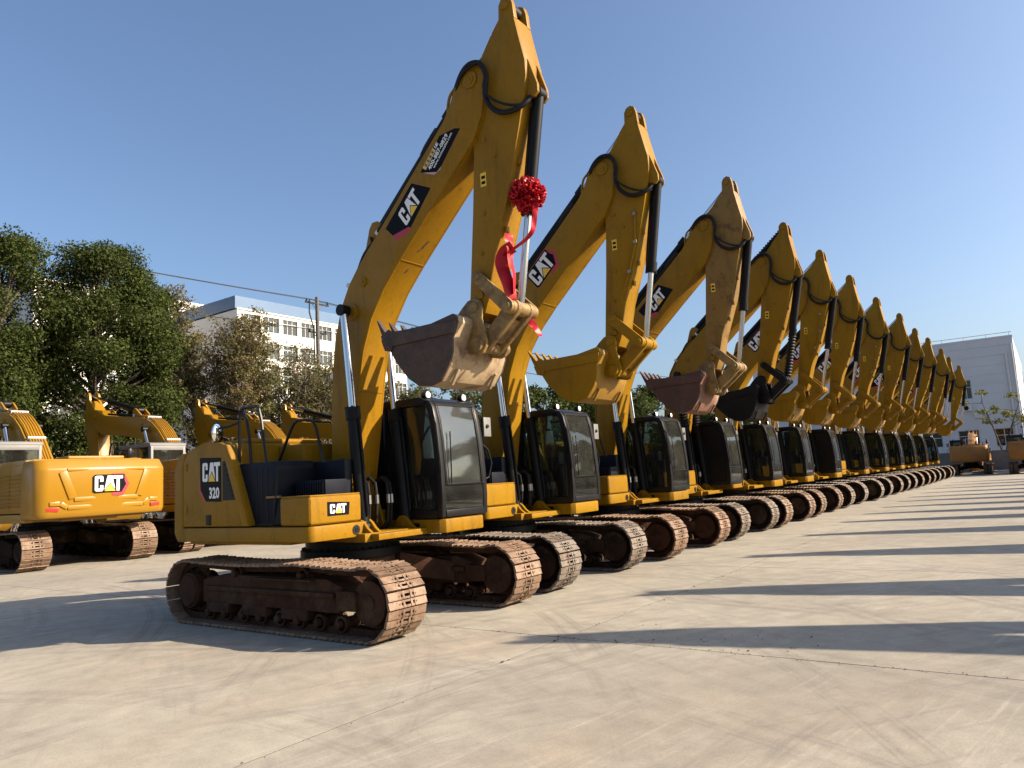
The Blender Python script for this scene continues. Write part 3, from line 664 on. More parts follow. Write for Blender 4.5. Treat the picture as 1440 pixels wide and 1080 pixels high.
STICK = [(3.23, 7.48), (3.42, 7.46), (3.48, 7.15), (3.55, 6.82), (3.55, 6.62), (3.50, 6.40), (3.42, 6.06), (3.18, 5.17), (2.93, 4.49), (2.86, 4.2), (2.82, 3.98), (2.75, 3.79), (2.62, 3.74), (2.53, 3.80), (2.52, 4.0), (2.56, 4.4), (2.63, 5.09), (2.69, 5.8), (2.70, 6.33), (2.62, 6.60), (2.61, 6.86), (2.68, 7.0), (2.89, 7.11), (3.05, 7.33)]
def stick_mesh():
    b = MB(); pf = loc2(STICK, P0)
    b.prism(pf, -.165, .165); 
    b.prism(pf, -.19, -.1651); b.prism(pf, .1651, .19)
    for y0, y1 in ((-.19, -.11), (.11, .19)): b.prism(loc2([(3.07, 7.36), (3.19, 7.50), (3.20, 7.68), (3.24, 7.75), (3.31, 7.78), (3.38, 7.74), (3.41, 7.64), (3.43, 7.44)], P0), y0 + .002, y1 - .002)
    for y in (-.13, .08): b.prism(loc2([(3.46, 7.0), (3.56, 6.84), (3.67, 6.50), (3.67, 6.40), (3.62, 6.35), (3.54, 6.36), (3.48, 6.44)], P0), y, y + .05)
    return b.mesh('stick', 'yellow', bevel=.006)
def stick_bits():
    b = MB()
    for y in (-.19, .19):
        s = 1 if y > 0 else -1
        for x, z, r in ((3.30, 7.64, .05), (2.62, 3.87, .085), (2.70, 4.24, .075), (2.69, 4.02, .05)): b.cyl((x - P0.x, y - s * .01, z - P0.y), (x - P0.x, y + s * .025, z - P0.y), r, n=16)
    # small brackets on the front plate
    for x, z in ((3.30, 5.62), (3.17, 5.12), (3.06, 4.80)): b.box(x - P0.x, x - P0.x + .03, -.12, -.06, z - P0.y - .04, z - P0.y + .04)
    b.cyl((3.30 - P0.x, -.12, 7.64 - P0.y), (3.30 - P0.x, .12, 7.64 - P0.y), .045, n=12)
    return b.mesh('stick_pin', 'yellow')
def stick_pipe():
    b = MB(); q = lambda x, z: (x - P0.x, -.205, z - P0.y)
    b.tube([q(3.22, 6.0), q(3.24, 5.9), q(3.20, 5.4), q(3.05, 4.95), q(2.95, 4.75)], .018, 6); b.cur = 1
    for x, z in ((3.235, 5.92), (3.205, 5.45), (3.06, 4.98)): b.box(x - P0.x - .03, x - P0.x + .03, -.226, -.188, z - P0.y - .03, z - P0.y + .03)
    return b.mesh('stick_pipe', ['yellow', 'steel'], bevel=.004)
def stick_lugs():
    b = MB()
    for x, z, r in ((2.80, 5.05, .035), (2.86, 6.0, .03), (3.02, 5.75, .022), (2.74, 4.55, .03)): b.cyl((x - P0.x, -.188, z - P0.y), (x - P0.x, -.205, z - P0.y), r, n=10); b.cyl((x - P0.x, -.204, z - P0.y), (x - P0.x, -.212, z - P0.y), r * .5, n=8)
    return b.mesh('stick_lug', 'yellow')
def door_fittings():
    b = MB()
    for z in (1.50, 2.1): b.box(-1.93, -1.87, -1.386, -1.372, z, z + .10)
    b.box(-.78, -.62, -1.384, -1.373, 1.44, 1.47)
    for x in (-1.9, -1.2, -.62): b.cyl((x, -1.372, 1.36), (x, -1.382, 1.36), .016, n=8)
    return b.mesh('door_hinge', 'yellow', bevel=.003)
def ear_label():
    b = MB(); b.add([(2.78 - P0.x, -.1935, 5.40 - P0.y), (2.87 - P0.x, -.1935, 5.40 - P0.y), (2.87 - P0.x, -.1935, 5.58 - P0.y), (2.78 - P0.x, -.1935, 5.58 - P0.y)], [(0, 1, 2, 3)])
    b.cur = 1
    for z in (5.43, 5.5): b.add([(2.795 - P0.x, -.195, z - P0.y), (2.855 - P0.x, -.195, z - P0.y), (2.855 - P0.x, -.195, z + .04 - P0.y), (2.795 - P0.x, -.195, z + .04 - P0.y)], [(0, 1, 2, 3)])
    return b.mesh('warning_label', ['yellow_ink', 'black_ink'])
def barrel_mesh(L, r, mat='black'):
    b = MB(); b.cyl((0, 0, 0), (0, 0, L), r, n=20); b.cyl((0, 0, L - .16), (0, 0, L), r * 1.22, n=20); b.cyl((0, 0, L - .03), (0, 0, L + .01), r * 1.05, n=20)
    b.cyl((0, -r * 1.0, 0), (0, r * 1.0, 0), r * 1.15, n=18)
    b.tube([(r * 1.15, 0, .15), (r * 1.25, 0, .3), (r * 1.25, 0, L - .3), (r * 1.15, 0, L - .12)], .018, 6)
    for a in range(8):
        t = a * math.pi / 4; b.cyl((r * 1.1 * math.cos(t), r * 1.1 * math.sin(t), L), (r * 1.1 * math.cos(t), r * 1.1 * math.sin(t), L + .02), .015, n=6)
    return b.mesh('hydraulic_cylinder', mat)
def rod_mesh(L, r, eye):
    b = MB(); b.cyl((0, 0, 0), (0, 0, L - eye * .8), r, n=18); b.cur = 1; b.cyl((0, -eye * .85, L), (0, eye * .85, L), eye, n=18)
    return b.mesh('piston_rod', ['chrome', 'black'])
def boot_mesh(L, r):
    b = MB(); n = int(L / .07); pts = []; rs = []
    for i in range(n * 2 + 1): pts.append((0, 0, L * i / (2 * n))); rs.append(r * (1.3 if i % 2 else .95))
    b.tube(pts, rs, 16); return b.mesh('rod_boot', 'rubber', smooth=False)
BSIDE = [(-1.255, -.325), (-1.12, -.245), (-.98, -.195), (-.83, -.17), (-.46, -.165), (-.10, -.10), (-.04, -.14), (-.03, -.21), (-.12, -.40), (-.13, -.57), (-.19, -.72), (-.33, -.90), (-.50, -.945), (-.70, -.92), (-.87, -.81), (-1.08, -.57), (-1.21, -.35)]
def bucket_mesh():
    b = MB()
    for y in (-.55, .522): b.prism(BSIDE, y, y + .028)
    b.prism([(-1.31, -.25), (-1.235, -.29), (-1.17, -.42), (-1.25, -.40)], -.575, .575)            # lip plate
    for y in (-.578, .551): b.prism([(-1.31, -.20), (-1.17, -.13), (-1.04, -.22), (-1.14, -.42), (-1.25, -.37)], y, y + .027)   # side cutters
    for y in (-.5785, .5515): b.prism([(-1.12, -.17), (-.05, -.20), (-.06, -.34), (-1.1, -.36)], y, y + .027)
    return b.mesh('bucket', 'rust', bevel=.005)
def bucket_shell():
    b = MB()
    W = [(-1.27, -.32), (-1.21, -.35), (-1.08, -.57), (-.87, -.81), (-.70, -.92), (-.50, -.945), (-.33, -.90), (-.19, -.72), (-.13, -.57), (-.12, -.40), (-.03, -.21), (-.04, -.14), (-.10, -.10)]
    n = len(W); inn = []
    for i, (x, z) in enumerate(W):
        a, c = W[max(i - 1, 0)], W[min(i + 1, n - 1)]; d = Vector((c[0] - a[0], c[1] - a[1])).normalized(); inn.append((x - d.y * .028, z + d.x * .028))
    b.prism(W + inn[::-1], -.5218, .5218)
    for y in (-.40, .36): b.prism([(-.32, -.93), (-.2, -.75), (-.17, -.77), (-.29, -.95)], y, y + .04)
    return b.mesh('bucket_shell', 'rust', bevel=.004)
def bucket_ears():
    b = MB()
    for y in (-.25, .20): b.prism([(-.36, -.135), (-.20, .02), (-.10, .10), (0, .12), (.09, .08), (.115, 0), (.09, -.14), (.12, -.28), (.16, -.42), (.155, -.50), (.10, -.58), (.02, -.60), (-.16, -.56), (-.13, -.40), (-.06, -.22)], y, y + .05)
    b.cyl((0, -.28, 0), (0, .28, 0), .06, n=16); b.cyl((.04, -.28, -.48), (.04, .28, -.48), .06, n=16)
    for s in (-1, 1): b.cyl((.04, s * .25, -.48), (.04, s * .31, -.48), .085, n=16)
    return b.mesh('bucket_ear', 'worn', bevel=.006)
def tooth_mesh():
    b = MB()
    vs = [(.06, -.07, -.035), (.06, .07, -.035), (.06, .07, .035), (.06, -.07, .035), (-.14, -.055, -.04), (-.14, .055, -.04), (-.14, .055, .045), (-.14, -.055, .045), (-.45, -.035, .0), (-.45, .035, .0), (-.45, .035, .014), (-.45, -.035, .014)]
    fs = [(0, 1, 2, 3), (11, 10, 9, 8)]
    for k in (0, 4): fs += [(k, k + 4, k + 5, k + 1), (k + 1, k + 5, k + 6, k + 2), (k + 2, k + 6, k + 7, k + 3), (k + 3, k + 7, k + 4, k)]
    b.add(vs, fs); return b.mesh('tooth', 'rust', bevel=.006)
def link_plate(L):
    b = MB()
    for y in (-.285, .235): b.prism(capsule((0, 0), (0, L), .075, .085), y, y + .045)
    for z, r in ((0, .05), (L, .05)): b.cyl((0, -.31, z), (0, .31, z), r, n=14)
    b.cyl((0, -.235, L), (0, -.10, L), .085, n=16); b.cyl((0, .10, L), (0, .235, L), .085, n=16)
    return b.mesh('idler_link', 'worn', bevel=.006)
def power_link(L):
    b = MB(); b.prism(capsule((0, 0), (0, L), .10, .095), -.17, -.10); b.prism(capsule((0, 0), (0, L), .10, .095), .10, .17)
    b.box(-.06, .06, -.10, .10, .14, L - .12); b.cyl((0, -.18, 0), (0, .18, 0), .09, n=16); b.cyl((0, -.18, L), (0, .18, L), .085, n=16)
    return b.mesh('power_link', 'worn', bevel=.008)
def rot2(p, a): c, s = math.cos(a), math.sin(a); return Vector((p[0] * c - p[1] * s, p[0] * s + p[1] * c))
def boom_decal(kind):
    t3 = lambda p, k: (p[0] - F0.x, -.245 - .0012 * k, p[1] - F0.y)
    if kind == 'old':
        b = MB(); flat(b, [(1.14, 5.25), (1.27, 5.12), (1.57, 5.17), (1.61, 5.15), (1.99, 5.60), (1.65, 5.76)], lambda p: t3(p, 1), 0)
        flat(b, [(1.27, 5.12), (1.34, 5.035), (1.575, 5.09), (1.61, 5.15), (1.57, 5.17)], lambda p: t3(p, 1), 3)
        o = Vector((1.53, 5.19)); d = Vector((.695, .719)) * .262; n = Vector((-.14, .19)) * 1.06
        word_logo(b, lambda p, k: t3(tuple(o + d * p[0] + n * p[1]), k)); return b.mesh('logo_decal', LOGO_MATS, smooth=False)
    o = Vector((1.33, 5.07)); d = Vector((.53, .50)).normalized() * .325; n = Vector((-.66, .75)) * .31
    return logo_hex(lambda p, k: t3(tuple(o + d * p[0] + n * p[1]), k)).mesh('logo_decal', LOGO_MATS, smooth=False)
def phone_decal():
    b = MB(); pts = [(1.82, 5.86), (2.11, 5.785), (2.19, 5.84), (2.535, 6.25), (2.44, 6.28), (2.18, 6.26)]
    t3 = lambda p, k=1: (p[0] - F0.x, -.245 - .0012 * k, p[1] - F0.y)
    flat(b, pts, t3, 0); flat(b, [(1.86, 5.845), (2.06, 5.76), (2.17, 5.80), (2.19, 5.84), (2.11, 5.785)], t3, 3)
    o = Vector((2.06, 5.815)); d = Vector((.40, .46)).normalized(); n = Vector((-d.y, d.x))
    T = lambda oo, s: (lambda p, k: t3(tuple(oo + d * p[0] * s + n * p[1] * s), k))
    add_text(b, 'www.ecmusales.com', .060, T(o + n * .010 + d * .03, 1), 1, .001)
    add_text(b, '400-887-0829', .090, T(o + n * .062 - d * .02, 1), 1, .0022)
    g0 = o + n * .138 - d * .055
    flat(b, [tuple(g0), tuple(g0 + d * .29), tuple(g0 + d * .29 + n * .072), tuple(g0 + n * .072)], lambda p: t3(p, 2), 2)
    for i in range(4):
        c = g0 + d * (.035 + i * .062) + n * .013
        for a, e, ww, hh in ((0, 0, .045, .008), (0, .02, .045, .008), (0, .04, .045, .008), (.018, 0, .008, .044)): 
            q = c + d * a + n * e; flat(b, [tuple(q), tuple(q + d * ww), tuple(q + d * ww + n * hh), tuple(q + n * hh)], lambda p: t3(p, 3), 0)
    word = T(g0 + d * .31 + n * .012, .048); 
    for L in (LC, LA[:3] + [(1.19, 0), (.53, 0)], LT): flat(b, L, lambda p: word(p, 2), 1)
    return b.mesh('phone_sticker', ['black_ink', 'white_ink', 'gold_ink', 'pink_ink'], smooth=False)
def side_decal(num):
    b = MB(); t3 = lambda p, k=1: (p[0], -1.3755 - .0012 * k, p[1])
    flat(b, [(-1.545, 2.27), (-1.03, 2.245), (-1.03, 1.645), (-1.40, 1.655), (-1.535, 1.82)], t3, 0)
    flat(b, [(-1.535, 1.82), (-1.40, 1.655), (-1.44, 1.655), (-1.565, 1.80), (-1.565, 1.92), (-1.537, 1.92)], t3, 3)
    word_logo(b, lambda p, k: t3((-1.48 + p[0] * .262, 1.93 + p[1] * .262 - p[0] * .003), k))
    add_text(b, num, .20, lambda p, k: t3((-1.325 + p[0] * .82, 1.70 + p[1] * 1.02), k), 1, .007)
    return b.mesh('side_logo_decal', LOGO_MATS, smooth=False)
def box_decal():
    b = MB(); t3 = lambda p, k=1: (.8005 + .0012 * k, p[0], p[1])
    flat(b, [(-1.10, 1.40), (-.745, 1.40), (-.73, 1.56), (-1.10, 1.58)], t3, 0); word_logo(b, lambda p, k: t3((-1.055 + p[0] * .165, 1.43 + p[1] * .115), k))
    return b.mesh('box_logo_decal', LOGO_MATS, smooth=False)
def cw_decal():
    h = .36; f = lambda p, k: (cw_rear_x(0) - .002 - .0015 * k, .27 - p[0] * h, 1.66 + p[1] * h * 1.0)
    return logo_hex(f).mesh('rear_logo_decal', LOGO_MATS, smooth=False)
def cw_reflector(s):
    b = MB(); y0, y1 = s * .95, s * 1.17
    b.add([(cw_rear_x(y0) - .03, y0, 1.25), (cw_rear_x(y1) - .0, y1, 1.25), (cw_rear_x(y1) - .0, y1, 1.34), (cw_rear_x(y0) - .03, y0, 1.34), (cw_rear_x(y0) + .05, y0, 1.25), (cw_rear_x(y1) + .05, y1, 1.25), (cw_rear_x(y1) + .05, y1, 1.34), (cw_rear_x(y0) + .05, y0, 1.34)],
          [(0, 1, 2, 3), (7, 6, 5, 4), (0, 4, 5, 1), (1, 5, 6, 2), (2, 6, 7, 3), (3, 7, 4, 0)])
    return b.mesh('reflector', 'red_lens', bevel=.008)

LCYL = {'boom': (1.62, .085), 'stick': (1.95, .085), 'bucket': (1.50, .075)}
def excavator(label, loc, rz=0, scale=1, group=None, name='crawler_excavator', db=0, ds=0, dk=0, shoes='joined', shoe_color=(1, 1, 1), dirt_color=(1, 1, 1), paint='yellow',
              tone=(1, 1, 1), bucket='yellow', linkmat=None, stickmat=None, logo='old', number=None, phone=False, boots=False, cover=False, tag_in_cab=False, new_cw=False, grey_cab=False,
              hoses=True, full=True, dusty_glass=False, roof=False, no_base=False):
    root = thing(name, label, 'excavator', (loc[0], loc[1], 0), rz, group, scale)
    def P(nm, fn, parent=root, key=None, **k): return put(nm, cached(key or fn.__name__, fn), parent, **k)
    def Y(o): 
        o.color = (*tone, 1)
        if paint != 'yellow': o.material_slots[0].link = 'OBJECT'; o.material_slots[0].material = M[paint]
        return o
    # undercarriage
    P('car_body', car_body_mesh, color=dirt_color); P('slew_ring', slew_mesh)
    for s in (-1, 1):
        tf = P('track_frame', track_frame_mesh, loc=(0, s * 1.19, 0), rot=(0, 0, 0) if s < 0 else (0, 0, 0), color=dirt_color)
        for i in range(8): put('track_roller', cached('roller', roller_mesh), tf, (-1.33 + i * .375, 0, .17), color=dirt_color)
        for x in (-.72, .62): put('carrier_roller', cached('roller', roller_mesh), tf, (x, 0, .70), color=dirt_color)
        P('idler', idler_mesh, loc=(TX, s * 1.19, TR + .03), color=dirt_color)
        sp = P('sprocket', sprocket_mesh, loc=(-TX, s * 1.19, TR + .03), rot=(0, 0, 0 if s < 0 else math.pi), color=dirt_color)
        ch = P('track_chain', chain_mesh, loc=(0, s * 1.19, 0), color=dirt_color)
        if shoes == 'joined':
            put('track_shoes', cached('shoes', shoes_joined), ch, color=shoe_color, kind='stuff')
        else:
            me = cached('shoe', shoe_mesh)
            for i in range(NSHOE):
                x, z, a = track_path((i + .5) / NSHOE); k = random.uniform(.8, 1.12)
                put('track_shoe', me, ch, (x, 0, z), (0, -a + random.uniform(-.012, .012), 0), color=tuple(c * k for c in shoe_color))
    # upper
    Y(P('main_frame', deck_mesh)); Y(P('side_skirt', skirt_right)); 
    if not no_base: Y(P('cab_base_skirt', skirt_left)); P('skirt_label', skirt_label)
    if new_cw:
        cw = Y(P('counterweight', cw_flat_mesh)); Y(P('moulded_rib', cw_ribs_mesh, cw)); P('rear_logo_decal', cw_decal, cw)
        for s in (-1, 1): put('reflector', cached('refl%d' % s, lambda: cw_reflector(s)), cw)
    else: cw = Y(P('counterweight', counterweight_mesh))
    if new_cw: cw.scale = (1, 1.065, .955); cw.location = (0, 0, .075)
    Y(P('engine_hood', hood_mesh)); dr = Y(P('engine_side_door', engine_door)); Y(P('slanted_pillar', door_strip)); P('door_grille', door_grille, dr); P('door_latch', latch_mesh, dr); Y(P('door_hinge', door_fittings, dr))
    if number: put('side_logo_decal', cached('side' + number, lambda: side_decal(number)), dr)
    P('tank_trim', tank_details, P('tank_panel', tank_mesh)); P('ribbed_cover', pleat_mesh)
    sb = Y(P('storage_box', box_mesh)); Y(P('box_lid', box_lid, sb))
    if number: P('box_logo_decal', box_decal, sb)
    P('round_lamp', front_lamp)
    P('handrail', rail_a); P('handrail', rail_b, key='rail_b'); P('rear_view_mirror', mirror_r); P('wing_mirror', mirror_l)
    Y(P('boom_bracket', boom_bracket)); P('hydraulic_hose', valve_hoses)
    Y(P('left_side_panel', side_panel_left)); Y(P('louver_panel', side_louvers))
    cf = P('cab', cab_frame, mat='grey_paint' if grey_cab else None); cf.scale = (1, 1.05, 1); cf.location = (0, -.021, 0)
    P('windshield', windshield, cf, mat='dusty_glass' if dusty_glass else 'glass'); P('lower_window', lower_glass, cf); P('window_trim', wind_trim, cf)
    if cover: P('side_cover', side_cover, cf)
    else: P('side_window', side_pane, cf)
    P('door_window', door_pane, cf); P('rear_window', rear_pane, cf); P('operator_seat', seat_mesh, cf); P('control_console', console_mesh, cf)
    P('work_lamp', lamp_mesh, cf, loc=(0, .52, 0)); P('work_lamp', lamp_mesh, cf, loc=(0, 1.28, 0)); P('grab_handle', grab_mesh, cf)
    if tag_in_cab: P('warning_tag', hivis_mesh, cf)
    # linkage, in the plane of the boom
    def W(pin, ang, local): return Vector(pin) + rot2(local, ang)
    fb = F0; A = db
    bo = Y(P('boom', boom_mesh, loc=(fb.x, 0, fb.y), rot=(0, -A, 0))); Y(P('weld_seam', boom_welds, bo))
    for q in BOSS:
        for sy in (-1, 1): Y(put('pin_boss', cached('boss%g' % q[2], lambda: boss_mesh(q[2])), bo, (q[0] - F0.x, sy * .244, q[1] - F0.y), (0, 0, 0 if sy < 0 else math.pi)))
    Y(P('cylinder_mount', stick_mount, bo)); P('boom_hose', boom_strip, bo)
    for i in range(6): Y(put('boom_pipe', cached('pipe%d' % i, lambda: pipe_mesh(-.165 + .066 * i)), bo))
    P('pipe_clamp', clamp_mesh, bo)
    if logo: put('logo_decal', cached('bd' + logo, lambda: boom_decal(logo)), bo)
    if phone: P('phone_sticker', phone_decal, bo)
    sp = W(fb, A, P0 - F0); B = A + ds
    st = P('stick', stick_mesh, loc=(sp.x, 0, sp.y), rot=(0, -B, 0)); Y(st)
    if stickmat: st.material_slots[0].link = 'OBJECT'; st.material_slots[0].material = M[stickmat]
    Y(P('stick_pin', stick_bits, st)); P('warning_label', ear_label, st); Y(P('stick_lug', stick_lugs, st))
    if logo == 'hex' and not new_cw: Y(P('stick_pipe', stick_pipe, st))
    kp = W(sp, B, K0 - P0); K = B + dk
    bk = P('bucket', bucket_mesh, loc=(kp.x, 0, kp.y), rot=(0, -K, 0), mat=bucket, color=tone)
    P('bucket_shell', bucket_shell, bk, mat={'rust': 'lit_worn_back', 'rust_red': 'lit_rust_back', 'yellow': 'yellow_back'}.get(bucket, bucket), color=tone)
    P('bucket_ear', bucket_ears, bk, mat=linkmat or bucket, color=tone)
    for i in range(5):
        put('tooth', cached('tooth', tooth_mesh), bk, (-1.235, -.44 + .22 * i, -.33), (0, R(57), 0), mat=bucket, color=tone)
    # bucket link: idler link from the stick, power link from the bucket
    a0 = W(sp, B, Vector((2.70, 4.24)) - P0); b0 = W(kp, K, (.04, -.48)); L1, L2 = .63, .63
    dd = (b0 - a0).length; dd = min(dd, L1 + L2 - .01); u = (b0 - a0).normalized(); aa = (L1 * L1 - L2 * L2 + dd * dd) / (2 * dd); hh = math.sqrt(max(L1 * L1 - aa * aa, 0))
    j = a0 + u * aa + Vector((-u.y, u.x)) * hh
    j2 = a0 + u * aa - Vector((-u.y, u.x)) * hh
    fwd = W(sp, B, Vector((3.6, 5)) - P0)
    if (j2 - fwd).length < (j - fwd).length: j = j2
    def span(nm, me, p, q, y=0, parent=root, **k):
        d = q - p; return put(nm, me, parent, (p.x, y, p.y), (0, math.atan2(d.x, d.y), 0), **k)
    span('idler_link', cached('il', lambda: link_plate(L1)), a0, j, mat=linkmat or bucket, color=tone); span('power_link', cached('pl', lambda: power_link(L2)), j, b0, mat=linkmat or bucket, color=tone)
    def ram(kind, p, q, y=0, boot=False):
        L, r = LCYL[kind]; D = (q - p).length
        ba = span('%s_cylinder' % kind, cached('bar' + kind, lambda: barrel_mesh(L, r)), p, q, y)
        put('piston_rod', cached('rod' + kind, lambda: rod_mesh(1.75, r * .62, r * .95)), ba, (0, 0, D - 1.75))
        if boot: put('rod_boot', cached('boot%s%d' % (kind, int((D - L) * 10)), lambda: boot_mesh(max(.1, D - L - .1), r * 1.05)), ba, (0, 0, L))
        return ba
    bp = W(fb, A, Vector((.42, 4.2)) - F0)
    for s in (-1, 1): ram('boom', Vector((.70, 1.2)), bp, s * .405, boots)
    ram('stick', W(fb, A, Vector((.82, 5.36)) - F0), W(sp, B, Vector((3.30, 7.64)) - P0), 0, boots)
    ram('bucket', W(sp, B, Vector((3.60, 6.43)) - P0), j, 0, boots)
    if hoses:
        for k in range(2 if full else 1):
            y = -.27 - .03 * k; dy = -.06 * k
            def tr(p, q): return (p.x, q, p.y)
            hb = lambda x, z: W(fb, A, Vector((x, z)) - F0); hs = lambda x, z: W(sp, B, Vector((x, z)) - P0)
            pts = [tr(hb(2.44, 6.78 + dy), -.20), tr(hb(2.56, 6.92 + dy), y + .03), tr(hb(2.68, 7.0 + dy), y), tr(hb(2.80, 7.03 + dy), y), tr(hs(2.93, 6.97), y), tr(hs(3.01, 6.78), y), tr(hs(2.98, 6.56 - dy), y), tr(hs(3.05, 6.36 - dy * 2), y), tr(hs(3.20, 6.23 - dy * 2), y), tr(hs(3.37, 6.20 - dy), y + .02), tr(hs(3.50, 6.27), -.18), tr(hs(3.56, 6.36), -.12)]
            b = MB(); b.tube(smooth_path(pts, 4), .034 if k == 0 else .017, 8); put('stick_hose', b.mesh('stick_hose', 'rubber'), root)
        b = MB(); q = [tr(hb(2.30, 6.46), -.17), tr(hb(2.30, 6.60), -.19), tr(hb(2.35, 6.76), -.2), tr(hb(2.44, 6.84), -.2), tr(hb(2.53, 6.93), -.2)]
        b.tube(smooth_path(q, 3), .02, 8); Y(put('hose_pipe', b.mesh('hose_pipe', 'yellow'), root))
    return root, dict(sp=sp, B=B, j=j, bp=bp)
def smooth_path(pts, n):
    P = [Vector(p) for p in pts]; out = []
    for i in range(len(P) - 1):
        a, b, c, d = P[max(i - 1, 0)], P[i], P[i + 1], P[min(i + 2, len(P) - 1)]
        for k in range(n):
            t = k / n; out.append(.5 * ((2 * b) + (c - a) * t + (2 * a - 5 * b + 4 * c - d) * t * t + (3 * b - a - 3 * c + d) * t ** 3))
    out.append(P[-1]); return out

# ------------------------------------------------------------------ ground
def ground():
    b = MB(); b.add([(-900, -900, -.018), (900, -900, -.018), (900, 900, -.018), (-900, 900, -.018)], [(0, 1, 2, 3)])
    g = put('ground', b.mesh('ground', 'soil'), kind='structure')
    yd = MB(); yd.add([(-26, -30, -.012), (40, -30, -.012), (40, 66, -.012), (-26, 66, -.012)], [(0, 1, 2, 3)])
    jd = surf('joint_dirt', (.06, .052, .042), (.035, .03, .026), .95, scale=3, world=True); y = put('yard', yd.mesh('yard', jd), kind='structure')
    SX, SY = 5.6, 5.9; gx0, gy0 = 3.70, -.32
    def slab(x0, x1, y0, y1):
        b = MB(); n = 10; e = lambda: random.uniform(-.003, .003); g_ = .006
        P = [(x0 + g_ + e(), y0 + (y1 - y0) * i / n) for i in range(1, n)]; 
        h_ = .0028; pts = [(x0 + h_, y0 + g_)] + [(x0 + (x1 - x0) * i / n, y0 + g_ + e()) for i in range(1, n)] + [(x1 - h_, y0 + g_)] + [(x1 - h_ + e() * .7, y0 + (y1 - y0) * i / n) for i in range(1, n)] + \
              [(x1 - h_, y1 - g_)] + [(x1 - (x1 - x0) * i / n, y1 - g_ + e()) for i in range(1, n)] + [(x0 + h_, y1 - g_)] + [(x0 + h_ + e() * .7, y1 - (y1 - y0) * i / n) for i in range(1, n)]
        b.prism(pts, -.0115, 0, 'z'); b.m = [0, 0] + [1] * (len(b.f) - 2); put('concrete_slab', b.mesh('concrete_slab', ['concrete', jd], smooth=False), y)
    for i in range(-5, 6):
        for k in range(-4, 11): slab(gx0 + i * SX, gx0 + (i + 1) * SX, gy0 + k * SY, gy0 + (k + 1) * SY)
    d = MB()                                                   # loose crumbs along the joints
    for _ in range(260):
        if random.random() < .5: x = 3.7 + random.gauss(0, .03); yy = random.uniform(-7, 14)
        else: x = random.uniform(1.5, 9); yy = -.32 + random.gauss(0, .03)
        if random.random() < .25: x = random.uniform(4.2, 6.2); yy = random.gauss(.25, .25)
        s = random.uniform(.003, .009) if random.random() < .93 else random.uniform(.01, .017); d.ball((x, yy, s * .5), s, 5, (1, random.uniform(.6, 1.3), .6))
    put('loose_grit', d.mesh('loose_grit', surf('grit', (.12, .10, .08), (.07, .06, .05), .9), smooth=False), kind='stuff')
ground()

# ------------------------------------------------------------------ the long row of excavators
ROWG = 'excavators parked side by side in the long row'
BROWN, GREY, SAND = (1.25, 1.05, .95), (1.0, 1.08, 1.15), (1.1, 1.05, .98)
row = [
 ('yellow excavator nearest the camera, rusty brown bucket and tracks, red ribbon rosette on its stick', 0, 0, dict(shoes='each', shoe_color=(.95, .84, .74), dirt_color=(1.25, 1.0, .9), bucket='rust', linkmat='worn', logo='old', number='320', phone=True, tag_in_cab=True, dusty_glass=True)),
 ('second yellow excavator in the long row, all yellow bucket with its teeth pointing up', -.1, 3.62, dict(shoes='each', shoe_color=(.75, .86, .95), dirt_color=(.6, .6, .6), bucket='yellow', logo='hex', ds=R(.6))),
 ('third yellow excavator in the long row, dull red rusty bucket and mud stained stick', 0, 7.65, dict(shoes='each', shoe_color=(1.0, .86, .74), dirt_color=(1.2, .8, .7), bucket='rust_red', linkmat='worn', logo='old', stickmat='yellow_dusty', db=R(-1.2), ds=R(1.0))),
 ('fourth yellow excavator in the long row, black bucket and ribbed rubber boots on its rams', 0, 11.4, dict(shoes='each', shoe_color=(.8, .9, .98), bucket='black', linkmat='black', logo=None, boots=True, cover=True, no_base=True, db=R(-1.5), ds=R(-1.5), dk=R(8))),
 ('fifth yellow excavator in the long row, just beyond the one with the black bucket', .1, 14.75, dict(shoes='each', shoe_color=(.95, .88, .8), logo='hex', db=R(-1.3), ds=R(-1.4))),
 ('sixth yellow excavator in the long row, deep yellow bucket with worn bright back', .1, 18.5, dict(shoes='each', shoe_color=(.98, .9, .82), logo='old', db=R(-1.5), ds=R(-1.5))),
 ('seventh yellow excavator in the long row, its cab side closed with a plain black panel', .1, 22.8, dict(logo='hex', db=R(-2.0), ds=R(-1.5), cover=True)),
 ('eighth yellow excavator in the long row, sixth from its far end', .3, 27.3, dict(logo='old', db=R(-1), ds=R(-2.4))),
 ('ninth yellow excavator in the long row, fifth from its far end, stick leaning in', .3, 32.3, dict(logo='old', ds=R(-5), dk=R(4))),
 ('tenth yellow excavator in the long row, fourth from its far end', .4, 36.3, dict(logo='old', ds=R(-4.5), dk=R(4))),
 ('eleventh yellow excavator in the long row, third from its far end', .4, 41.4, dict(logo='hex', ds=R(-2), db=R(-1))),
 ('twelfth yellow excavator in the long row, last but one at its far end', .4, 46.4, dict(logo='old', ds=R(-7), db=R(.5), dk=R(6))),
 ('thirteenth yellow excavator, the last one at the far end of the long row', .4, 52.4, dict(logo='old', ds=R(-1), db=R(-.6))),
]
info = []
for i, (lab, x, y, k) in enumerate(row):
    t = random.uniform(.93, 1.06); k.setdefault('tone', (t, t * random.uniform(.97, 1.02), t)); k.setdefault('shoe_color', random.choice([(.85, .93, 1.0), (.8, .92, 1.05), (.95, .95, .95)]))
    k.setdefault('dirt_color', (.7, .68, .66))
    info.append(excavator(lab, (x, y), R(0 if i == 0 else random.uniform(-.9, .9)), group=ROWG, full=i < 6, **k))

